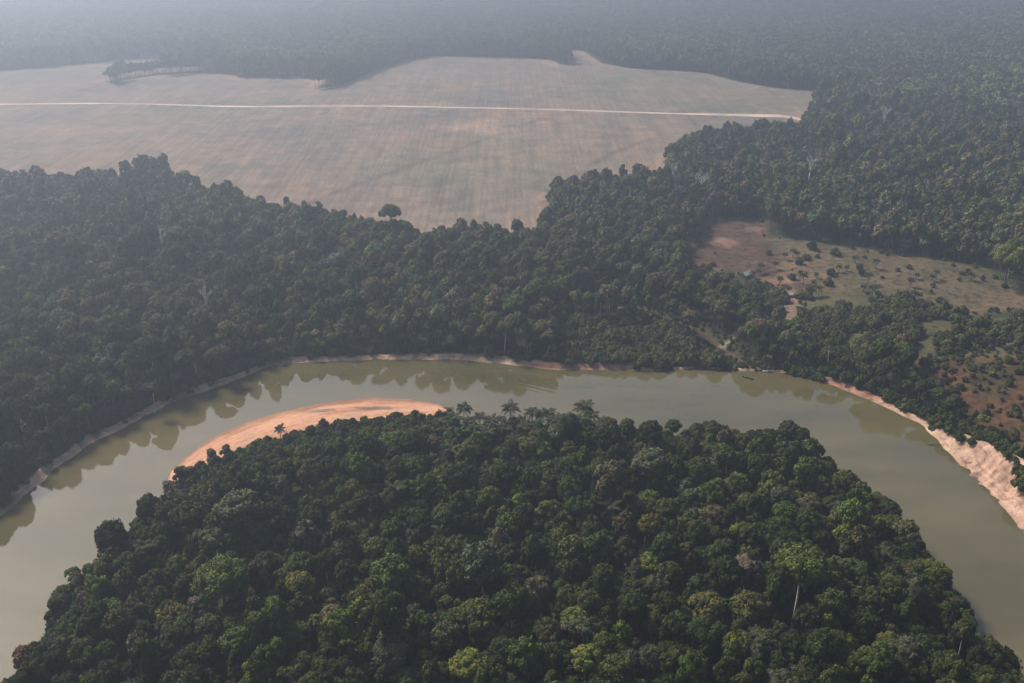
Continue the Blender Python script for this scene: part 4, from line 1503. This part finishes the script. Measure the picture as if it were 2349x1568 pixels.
# the trees that show largest: real objects
cu, cv_, cdepth = to_picture(X, Y, Z + 20 * size * STRETCH)
rad_px = 2284 * np.array([p[3] for p in PROTO])[kind] * size / cdepth
shown = (cu > -30) & (cu < 2379) & (cv_ > -20) & (cv_ < 1600) & (vs_ > 0) & (cv_ - rad_px * 0.5 < 1568)
order = np.argsort(cdepth + np.where(shown, 0, 1e6))
N_OWN = 300 - sum(1 for o in COL.objects if o.name.startswith("rainforest_tree"))
pick = order[:N_OWN]
DIRS = ["right of", "up-right of", "above", "up-left of", "left of", "down-left of", "below", "down-right of"]
ORD = ["next crown", "second crown", "third crown", "fourth crown", "fifth crown", "sixth crown", "seventh crown", "eighth crown", "ninth crown", "tenth crown",
       "eleventh crown", "twelfth crown", "thirteenth crown", "fourteenth crown", "fifteenth crown", "sixteenth crown", "seventeenth crown", "eighteenth crown"]
landmarks += [("the lower right corner", 2349, 1568), ("the lower left corner", 0, 1568)]
assign = {}
for i in pick:
    ds = [math.hypot(cu[i] - lu, cv_[i] - lv) for _, lu, lv in landmarks]
    k = int(np.argmin(ds))
    an = math.atan2(landmarks[k][2] - cv_[i], cu[i] - landmarks[k][1])
    assign.setdefault((k, int(round(an / (math.pi / 4))) % 8), []).append((ds[k], i))
label_of = {}
for (k, o), lst in assign.items():
    for rank, (_, i) in enumerate(sorted(lst)):
        sw = "small" if rad_px[i] < 26 else ("large" if rad_px[i] > 46 else "")
        word = PROTO[kind[i]][0]
        if word.startswith("small") or word.startswith("broad"):
            sw = ""
        label_of[i] = f"{sw} {GN_[hue[i]]} {word} tree, {ORD[min(rank, 17)]} {DIRS[o]} {landmarks[k][0]}".strip()
        if len(label_of[i].split()) > 16:
            label_of[i] = label_of[i].replace(word, "canopy")
        if len(label_of[i].split()) > 16:
            label_of[i] = label_of[i].replace(sw + " ", "", 1)
for i in pick:
    p = PROTO[kind[i]]
    put("rainforest_tree", [("crown", p[1]), ("trunk", p[2])], X[i], Y[i], Z[i], float(size[i]), float(rot[i]), label_of[i], "tree", NEARG, tints[i], float(size[i]) * STRETCH * float(tallness[i]))
rest = np.ones(n, bool)
rest[pick] = False


def instanced(name, pts, rots, scales, heights, tints_, which, sources, label, cat):
    """ONE object of kind stuff: geometry nodes put the source meshes on its points"""
    me = bpy.data.meshes.new(name)
    me.vertices.add(len(pts))
    me.vertices.foreach_set("co", np.asarray(pts, np.float32).ravel())
    a = me.attributes.new("tree_rot", 'FLOAT', 'POINT')
    a.data.foreach_set("value", np.asarray(rots, np.float32))
    a = me.attributes.new("tree_size", 'FLOAT', 'POINT')
    a.data.foreach_set("value", np.asarray(scales, np.float32))
    a = me.attributes.new("tree_tall", 'FLOAT', 'POINT')
    a.data.foreach_set("value", np.asarray(heights, np.float32))
    a = me.attributes.new("which", 'INT', 'POINT')
    a.data.foreach_set("value", np.asarray(which, np.int32))
    a = me.attributes.new("tint", 'FLOAT_COLOR', 'POINT')
    a.data.foreach_set("color", np.concatenate([tints_, np.ones((len(pts), 1))], 1).astype(np.float32).ravel())
    o = link(name, me)
    tag(o, label, cat, kind="stuff")
    ng = bpy.data.node_groups.new(name + "_nodes", 'GeometryNodeTree')
    ng.interface.new_socket("Geometry", in_out='INPUT', socket_type='NodeSocketGeometry')
    ng.interface.new_socket("Geometry", in_out='OUTPUT', socket_type='NodeSocketGeometry')
    N, Lk = ng.nodes, ng.links
    gi, go = N.new("NodeGroupInput"), N.new("NodeGroupOutput")
    join = N.new("GeometryNodeJoinGeometry")

    def attr(nm, ty):
        q = N.new("GeometryNodeInputNamedAttribute")
        q.data_type = ty
        q.inputs["Name"].default_value = nm
        return q
    ar, asz, aw = attr("tree_rot", 'FLOAT'), attr("tree_size", 'FLOAT'), attr("which", 'INT')
    rotv = N.new("ShaderNodeCombineXYZ")
    Lk.new(ar.outputs[0], rotv.inputs[2])
    sclv = N.new("ShaderNodeCombineXYZ")
    tall = attr("tree_tall", 'FLOAT')
    Lk.new(asz.outputs[0], sclv.inputs[0])
    Lk.new(asz.outputs[0], sclv.inputs[1])
    Lk.new(tall.outputs[0], sclv.inputs[2])
    for k, src in enumerate(sources):
        so_ = bpy.data.objects.new(src.name, src)          # never linked: only a source of shape
        cmp_ = N.new("FunctionNodeCompare")
        cmp_.data_type = 'INT'
        cmp_.operation = 'EQUAL'
        ia = [s for s in cmp_.inputs if s.type == 'INT']
        Lk.new(aw.outputs[0], ia[0])
        ia[1].default_value = k
        inf = N.new("GeometryNodeObjectInfo")
        inf.inputs["Object"].default_value = so_
        inf.inputs["As Instance"].default_value = True
        ip = N.new("GeometryNodeInstanceOnPoints")
        Lk.new(gi.outputs[0], ip.inputs["Points"])
        Lk.new(cmp_.outputs[0], ip.inputs["Selection"])
        Lk.new(inf.outputs["Geometry"], ip.inputs["Instance"])
        Lk.new(rotv.outputs[0], ip.inputs["Rotation"])
        Lk.new(sclv.outputs[0], ip.inputs["Scale"])
        Lk.new(ip.outputs[0], join.inputs[0])
    Lk.new(join.outputs[0], go.inputs[0])
    md = o.modifiers.new("trees", 'NODES')
    md.node_group = ng
    return o


Dn = np.hypot(X, Y)
nearm = rest & (Dn < 780)
midm = rest & ~nearm & (Dn < 1400)
# far groves
GXf, GYf = scatter(-2900, 2900, 1000, 4700, 50.0, 13)
mm = in_view(GXf, GYf, 120, 0.60) & (np.hypot(GXf, GYf) > 1390)
GXf, GYf = GXf[mm], GYf[mm]
gf = sdist(GXf, GYf, field)
keep = gf < -27
# single trees fill the band between the groves and the field
XF, YF = scatter(-1500, 1500, 900, 2500, 6.6, 23)
fF = sdist(XF, YF, field)
jf = 5 * (fbm(XF, YF, 30, 131) - 0.5)
mf = in_view(XF, YF, 80, 0.60) & (np.hypot(XF, YF) >= 1400) & (fF + jf < -2) & (fF > -40) & free_of_specials(XF, YF, 0.9)
XF, YF = XF[mf], YF[mf]
GXf, GYf = GXf[keep], GYf[keep]
tl_, _ = resample([ground_at(u, v) for u, v in [(252, 183), (300, 178), (350, 171), (450, 165), (490, 165)]], 300)   # strip of trees that juts into the field
tj_ = rng.uniform(0, 1, len(tl_))
XF = np.concatenate([XF, tl_[:, 0] + rng.uniform(-2, 2, len(tl_))])
YF = np.concatenate([YF, tl_[:, 1] + 2 + tj_ * np.linspace(10, 30, len(tl_))])
ns = len(FOREST_NEAR)
pts = [np.stack([X[nearm], Y[nearm], Z[nearm]], 1), np.stack([X[midm], Y[midm], Z[midm]], 1), np.stack([XF, YF, gz(XF, YF)], 1),
       np.stack([GXf, GYf, gz(GXf, GYf)], 1)]
whichs = [kind[nearm], kind[midm] + ns, rng.integers(0, ns, len(XF)) + ns, rng.integers(0, len(GROVES), len(GXf)) + 2 * ns]
rots = [rot[nearm], rot[midm], rng.uniform(0, 6.28, len(XF)), rng.uniform(0, 6.28, len(GXf))]
szs = [size[nearm], size[midm], np.where(np.arange(len(XF)) < len(XF) - 300, rng.uniform(0.58, 0.92, len(XF)), rng.uniform(0.42, 0.6, len(XF))), rng.uniform(0.9, 1.1, len(GXf))]
tF = np.array([GREENS[g] for g in GN_])[rng.choice(len(GN_), len(XF), p=GW)] * rng.uniform(1.1, 2.0, (len(XF), 1))
tG = np.array((0.075, 0.086, 0.028)) * (0.5 + 1.1 * fbm(GXf, GYf, 300, 171))[:, None] * rng.normal(1, 0.05, (len(GXf), 3))
tts = [tints[nearm], tints[midm], tF, tG]
talls = [(size * tallness * STRETCH)[nearm], (size * tallness * STRETCH)[midm], szs[2] * STRETCH * rng.choice([0.8, 1, 1.18], len(XF)), szs[3] * 1.25]
instanced("forest", np.vstack(pts), np.concatenate(rots), np.concatenate(szs), np.concatenate(talls), np.vstack(tts), np.concatenate(whichs), FOREST_NEAR + FOREST_MID + GROVES,
          "dense rainforest canopy stretching from the river to the hazy distance", "forest")

# low growth: bank thickets, scrub beside the clearings, edge of the forest
SX_, SY_ = scatter(-340, 480, 200, 1000, 3.3, 33)
m = in_view(SX_, SY_, 60, 0.58)
SX_, SY_ = SX_[m], SY_[m]
_, d1, d2, wb_ = land_height(SX_, SY_)
vsd = sdist(SX_, SY_, veg_near)
lowd = np.maximum(sdist(SX_, SY_, low_c), sdist(SX_, SY_, low_d))
asd, bsd, fsd, rsd = (sdist(SX_, SY_, q) for q in (clear_a, clear_b, field, burnt))
u_ = rng.uniform(0, 1, len(SX_))
pt = fbm(SX_, SY_, 14, 181)
in_low = (lowd > 0) & (fbm(SX_, SY_, 26, 191) + 0.25 * u_ < np.where(sdist(SX_, SY_, low_d) > 0, 0.66, 0.85)) & (asd < 0) & (bsd < 0) & (d1 > wb_ * 0.9) & (seg_dist(SX_, SY_, stream) > 4) & (seg_dist(SX_, SY_, path) > 2.5) & (seg_dist(SX_, SY_, yard) > 5)
in_b = (bsd > 0) & (d1 > wb_ + 1) & (u_ < 0.22 + 2.2 * (pt - 0.42).clip(0, 1))
in_a = (asd > 0) & (u_ < np.where(asd < 6, 0.12, 0.008) + 0.35 * (pt - 0.68).clip(0, 1) + np.where(rsd > 0, -0.02, 0))
in_rim = (d1 > wb_ * (0.15 + 1.2 * vnoise(SX_, SY_, 13, 201))) & (d1 > wb_ * np.where(wb_ > 9, 0.9, 0)) & (d1 < wb_ + 7) & (u_ < 0.75)
in_rim = in_rim | ((SX_ > 72) & (SX_ < 182) & (SY_ > 480) & (d1 > 0.3) & (d1 < 10))
in_pen = (d2 > 1.0) & (d2 < 11) & (vsd > 1) & (u_ < 0.6)
in_beach = (vsd > 0.5) & (seg_dist(SX_, SY_, np.array(beach_in)) < 24)
in_sw = ((seg_dist(SX_, SY_, swamp) < 12) | ((seg_dist(SX_, SY_, stream) < 13) & (seg_dist(SX_, SY_, stream) > 3.2))) & (u_ < 0.7) & (d1 > 3)
in_edge = (fsd < -1.5) & (fsd > -9) & (u_ < 0.45)
okk = in_low | in_b | in_a | in_rim | in_pen | in_beach | in_sw | in_edge
okk &= free_of_specials(SX_, SY_, 0.7)
bxs, bys = SX_[okk], SY_[okk]
nb = len(bxs)
bsz = rng.uniform(0.45, 1.15, nb)
bsz = np.where(in_low[okk], rng.uniform(0.45, 1.5, nb) * (0.4 + 1.1 * pt[okk]), bsz)
near_s = seg_dist(bxs, bys, stream) < 14
bsz = np.where(near_s, bsz * 0.5, bsz)
bsz = np.where(in_b[okk] | in_a[okk], rng.uniform(0.25, 0.75, nb), bsz)
bsz = np.where(in_pen[okk] & ~in_beach[okk], rng.uniform(1.1, 2.3, nb), bsz)
bsz = np.where(in_edge[okk], rng.uniform(1.3, 2.6, nb), bsz)
bh = rng.choice(len(GN_), nb, p=GW)
bt = np.array([GREENS[g] for g in GN_])[bh] * rng.uniform(0.7, 1.25, (nb, 1))
lowcol = np.array((0.078, 0.078, 0.028))
lw = (in_low | in_b | in_sw)[okk][:, None]
bt = np.where(in_pen[okk][:, None], bt * 0.8, bt)
bt = np.where(lw, 0.4 * bt + 0.6 * lowcol * rng.uniform(0.7, 1.2, (nb, 1)), bt)
BUSH_FAR = [crown_mesh("bush_far", 2.6, 3.4, 1.8, 13, 900, 0.36, 740 + k, 0.0, 0.9, 0.40) for k in range(3)]
instanced("undergrowth", np.stack([bxs, bys, gz(bxs, bys)], 1), rng.uniform(0, 6.28, nb), bsz, bsz * rng.uniform(0.8, 1.5, nb), bt, rng.integers(0, 3, nb), BUSH_FAR,
          "low tangled bushes between the forest, the clearings and the riverbank", "undergrowth")

# ------------------------------------------------------------------ huts, tank, logs, pole
def hut(name, u, v, L, W, H, rot_, roof_c, wall_c, label, dz=2.5):
    x, y = ground_at(u, v, above=dz)
    e = link(name, None, None, (x, y, float(gz(x, y)[0])))
    e.rotation_euler = (0, 0, rot_)
    tag(e, label, "hut")
    wm_ = plain(name + "_wall", wall_c, 0.9, 0.2, 0.8)
    rm_ = plain(name + "_roof", roof_c, 0.55, 0.12, 1.2)
    g = Geo()
    t = 0.12
    for lo, hi in [((-L / 2, -W / 2, -0.3), (L / 2, -W / 2 + t, H)), ((-L / 2, W / 2 - t, -0.3), (L / 2, W / 2, H)),
                   ((-L / 2, -W / 2 + t, -0.3), (-L / 2 + t, W / 2 - t, H)), ((L / 2 - t, -W / 2 + t, -0.3), (L / 2, W / 2 - t, H))]:
        g.box(lo, hi)
    for sx in (-1, 1):
        x0 = sx * (L / 2 - t / 2)
        g.add([(x0 - t / 2, -W / 2, H), (x0 - t / 2, W / 2, H), (x0 - t / 2, 0, H + W * 0.3), (x0 + t / 2, -W / 2, H), (x0 + t / 2, W / 2, H), (x0 + t / 2, 0, H + W * 0.3)],
              [[0, 1, 2], [5, 4, 3], [0, 2, 5, 3], [2, 1, 4, 5], [1, 0, 3, 4]])
    link("wall", g.mesh("wall", [wm_]), e)
    g = Geo()
    o = 0.6
    rz = W * 0.3
    ex = W / 2 + o
    ez = H - rz * o / (W / 2)
    for s in (-1, 1):
        a = [(-L / 2 - o, 0, H + rz + 0.06), (L / 2 + o, 0, H + rz + 0.06), (L / 2 + o, s * ex, ez + 0.06), (-L / 2 - o, s * ex, ez + 0.06)]
        bt_ = [(p[0], p[1], p[2] + 0.08) for p in a]
        g.add(a + bt_, [[0, 1, 2, 3], [7, 6, 5, 4], [0, 4, 5, 1], [1, 5, 6, 2], [2, 6, 7, 3], [3, 7, 4, 0]])
        for k in range(int(L / 0.8)):                       # ridges of the sheet
            xx = -L / 2 + k * 0.8
            g.tube([(xx, 0, H + rz + 0.15), (xx, s * ex, ez + 0.15)], [0.05, 0.05], 4)
    link("roof", g.mesh("roof", [rm_]), e)
    g = Geo()
    g.box((-0.45, -W / 2 - 0.05, 0), (0.45, -W / 2 - 0.003, 1.95))
    d = link("door", g.mesh("door", [plain(name + "_door", (0.09, 0.06, 0.04))]), e)
    for s in (-1, 1):
        g = Geo()
        g.box((s * L * 0.3 - 0.4, -W / 2 - 0.04, 1.0), (s * L * 0.3 + 0.4, -W / 2 - 0.003, 1.7))
        link("window", g.mesh("window", [plain(name + "_window", (0.03, 0.03, 0.03))]), e)
    return e


hut("hut", 1790, 709, 6.5, 4.6, 2.4, 0.5, (0.26, 0.26, 0.25), (0.30, 0.22, 0.15), "small hut with grey sheet roof beside the red earth yard")
hut("hut", 1713, 628, 9.5, 5.0, 2.6, 0.75, (0.22, 0.26, 0.24), (0.28, 0.22, 0.16), "long hut with pale green-grey roof at the foot of the burnt patch")
hut("hut", 1811, 675, 3.6, 2.8, 2.1, 0.2, (0.34, 0.34, 0.33), (0.32, 0.25, 0.18), "tiny white-roofed hut at the top of the earth yard", 2.0)


def log(u, v, z_off, pts, radii, name, label, cat, mat=PALE_BARK, z=None):
    x, y = ground_at(u, v, above=1) if z is None else ground_at(u, v, z=z)
    b_ = bank_z(x, y)
    g0 = b_ if b_ is not None else float(gz(x, y)[0])
    g = Geo()
    g.tube(pts, radii, 7)
    p1, p2 = Vector(pts[0]), Vector(pts[-1])
    for k in range(3):
        q = p1.lerp(p2, 0.45 + 0.15 * k)
        g.tube([q, q + Vector((0.5 * (-1) ** k, 0.7, 0.9))], [radii[-1] * 0.7, 0.04], 5)
    return tag(link(name, g.mesh(name, [mat], True), None, (x, y, max(g0, 0) + z_off)), label, cat)


log(1256, 812, 0.2, [(-1.2, 0, 0), (0, 0.3, 4), (1.2, 0.4, 8.5)], [0.3, 0.24, 0.12], "dead_snag", "leaning white dead trunk at the foot of the far shore trees", "dead trunk")
log(1765, 853, 0.3, [(-4.5, 0.5, 0.2), (-1, 0, 0.5), (4, -0.5, 0.9)], [0.3, 0.25, 0.1], "fallen_log", "grey fallen log with snapped branches at the stream mouth", "log", z=0.5)
log(2142, 1014, 0.25, [(-2.6, 1.2, 0.1), (0, 0, 0.15), (2.8, -0.6, 0.2)], [0.22, 0.2, 0.1], "fallen_log", "dark fallen log lying on the lower cliff shelf", "log", BARK, z=2)
x, y = ground_at(658, 996, above=2)
g = Geo()
g.tube([(0, 0, -0.5), (0.05, 0, 3), (0.1, 0, 6.0)], [0.16, 0.13, 0.09], 7)
g.tube([(0.05, 0, 4.6), (-1.2, 0.2, 5.3)], [0.07, 0.04], 5)
tag(link("dead_snag", g.mesh("dead_snag", [BARK], True), None, (x, y, float(gz(x, y)[0]))), "dark standing stub right of the lone sandbar palm", "dead trunk")

# ------------------------------------------------------------------ canoe with two people
canoe = link("canoe", None, None, (BOAT[0], BOAT[1], 0.13))
canoe.rotation_euler = (0, 0, math.radians(-38))
tag(canoe, "narrow dark wooden canoe crossing the pale river near the stream mouth", "canoe")
WOOD = plain("dark_wood", (0.07, 0.05, 0.035), 0.7)
Lc, n1 = 7.0, 17
V, F = [], []
for i in range(n1):
    t = i / (n1 - 1) * 2 - 1
    w = 0.48 * (1 - abs(t) ** 2.4) + 0.02
    sh = 0.42 + 0.28 * abs(t) ** 3
    for (a, b_) in ((-1, sh), (-0.85, 0.05), (-0.4, -0.14), (0.4, -0.14), (0.85, 0.05), (1, sh), (0.9, sh), (0.75, 0.08), (0.3, -0.08), (-0.3, -0.08), (-0.75, 0.08), (-0.9, sh)):
        V.append((t * Lc / 2, a * w, b_ + 0.12 * abs(t) ** 3))
for i in range(n1 - 1):
    for j in range(12):
        F.append([i * 12 + j, i * 12 + (j + 1) % 12, (i + 1) * 12 + (j + 1) % 12, (i + 1) * 12 + j])
F += [list(range(11, -1, -1)), [(n1 - 1) * 12 + j for j in range(12)]]
link("hull", make_mesh("hull", V, F, [WOOD]), canoe)
for xx in (-2.1, 0.0, 1.7):
    g = Geo()
    g.box((xx - 0.12, -0.40, 0.22), (xx + 0.12, 0.40, 0.26))
    link("seat", g.mesh("seat", [WOOD]), canoe)


def person(lx_, face, shirt, label, arms):
    """seated figure grown from one skeleton; clothing is a child"""
    c, s = math.cos(canoe.rotation_euler.z), math.sin(canoe.rotation_euler.z)
    root = link("person", None, None, (BOAT[0] + lx_ * c, BOAT[1] + lx_ * s, 0.40))
    root.rotation_euler = (0, 0, canoe.rotation_euler.z + face)
    tag(root, label, "person")
    J = [(0, 0, 0.10, .13), (0, 0, .32, .13), (0, 0, .52, .15), (0, 0, .62, .065), (.01, 0, .69, .055), (.02, 0, .78, .095), (.02, 0, .87, .085),
         (.40, .12, .12, .085), (.44, .12, -.24, .055), (.56, .13, -.28, .04), (.40, -.12, .12, .085), (.44, -.12, -.24, .055), (.56, -.13, -.28, .04),
         (0, .20, .54, .06), (arms[0], .26, .30, .045), (arms[0] + .22, .14, .28, .035), (0, -.20, .54, .06), (arms[1], -.26, .30, .045), (arms[1] + .22, -.14, .28, .035)]
    E = [(0, 1), (1, 2), (2, 3), (3, 4), (4, 5), (5, 6), (0, 7), (7, 8), (8, 9), (0, 10), (10, 11), (11, 12), (2, 13), (13, 14), (14, 15), (2, 16), (16, 17), (17, 18)]
    for (hand, sg) in ((15, 1), (18, -1)):                 # five fingers each
        hx, hy, hz, _ = J[hand]
        for k in range(5):
            off = (k - 2) * 0.018
            ln_ = [0.05, 0.075, 0.08, 0.075, 0.06][k]
            J.append((hx + ln_, hy + off - (0.03 * sg if k == 0 else 0), hz - 0.02, .010))
            E.append((hand, len(J) - 1))
    me = bpy.data.meshes.new("body")
    me.from_pydata([j[:3] for j in J], E, [])
    me.materials.append(plain("skin", (0.22, 0.12, 0.075), 0.6, 0.05))
    o = link("body", me, root)
    sk = o.modifiers.new("skin", 'SKIN')
    for i, v in enumerate(me.skin_vertices[0].data if me.skin_vertices else []):
        v.radius = (J[i][3], J[i][3])
    if not me.skin_vertices:
        me.attributes
    sb = o.modifiers.new("smooth", 'SUBSURF')
    sb.levels = sb.render_levels = 1

    def shell(name, pts, radii, m_):
        g = Geo()
        g.tube(pts, radii, 10)
        link(name, g.mesh(name, [m_], True), root)
    g = Geo()
    g.tube([(0, 0, .08), (0, 0, .30), (0, 0, .50), (0, 0, .60)], [.17, .165, .19, .10], 12)
    for sg, a_ in ((1, arms[0]), (-1, arms[1])):
        g.tube([(0, sg * .17, .55), (a_ * .7, sg * .25, .38)], [.085, .07], 8)
    link("shirt", g.mesh("shirt", [plain("shirt", shirt, 0.9, 0.05)], True), root)
    g = Geo()
    for sg in (-1, 1):
        g.tube([(-.02, sg * .08, .08), (.38, sg * .12, .13), (.43, sg * .12, -.02)], [.14, .11, .08], 8)
    link("shorts", g.mesh("shorts", [plain("shorts", (0.05, 0.05, 0.06), 0.9, 0.05)], True), root)
    g = Geo()
    g.tube([(-.02, 0, .80), (-.01, 0, .88), (.01, 0, .945)], [.10, .105, .06], 10)
    link("hair", g.mesh("hair", [plain("hair", (0.01, 0.008, 0.006), 0.7, 0.05)], True), root)
    return root


person(-2.1, 0.0, (0.72, 0.72, 0.70), "person in a pale shirt seated at the rear of the canoe", (0.12, 0.20))
person(1.7, 0.0, (0.05, 0.05, 0.07), "person in dark clothes seated toward the bow of the canoe", (0.18, 0.10))

# ------------------------------------------------------------------ haze: smoke in the air between the ground and just over the camera
hm = bpy.data.materials.new("haze")
hm.use_nodes = True
nt = hm.node_tree
nt.nodes.clear()
pv = nt.nodes.new("ShaderNodeVolumePrincipled")
pv.inputs["Color"].default_value = (*HAZE_COL, 1)
pv.inputs["Density"].default_value = HAZE_DENSITY
pv.inputs["Anisotropy"].default_value = HAZE_G
ho = nt.nodes.new("ShaderNodeOutputMaterial")
nt.links.new(pv.outputs[0], ho.inputs["Volume"])
g = Geo()
g.box((-14100, -400, -6), (14100, 20100, 262))
haze = link("haze", g.mesh("haze", [hm]))
tag(haze, "pale smoky haze filling the air over the forest", "haze", kind="stuff")
print("trees", n, "groves", len(GXf), "bushes", nb, "own", len(pick), "faces", sum(len(m_.polygons) for m_ in bpy.data.meshes))
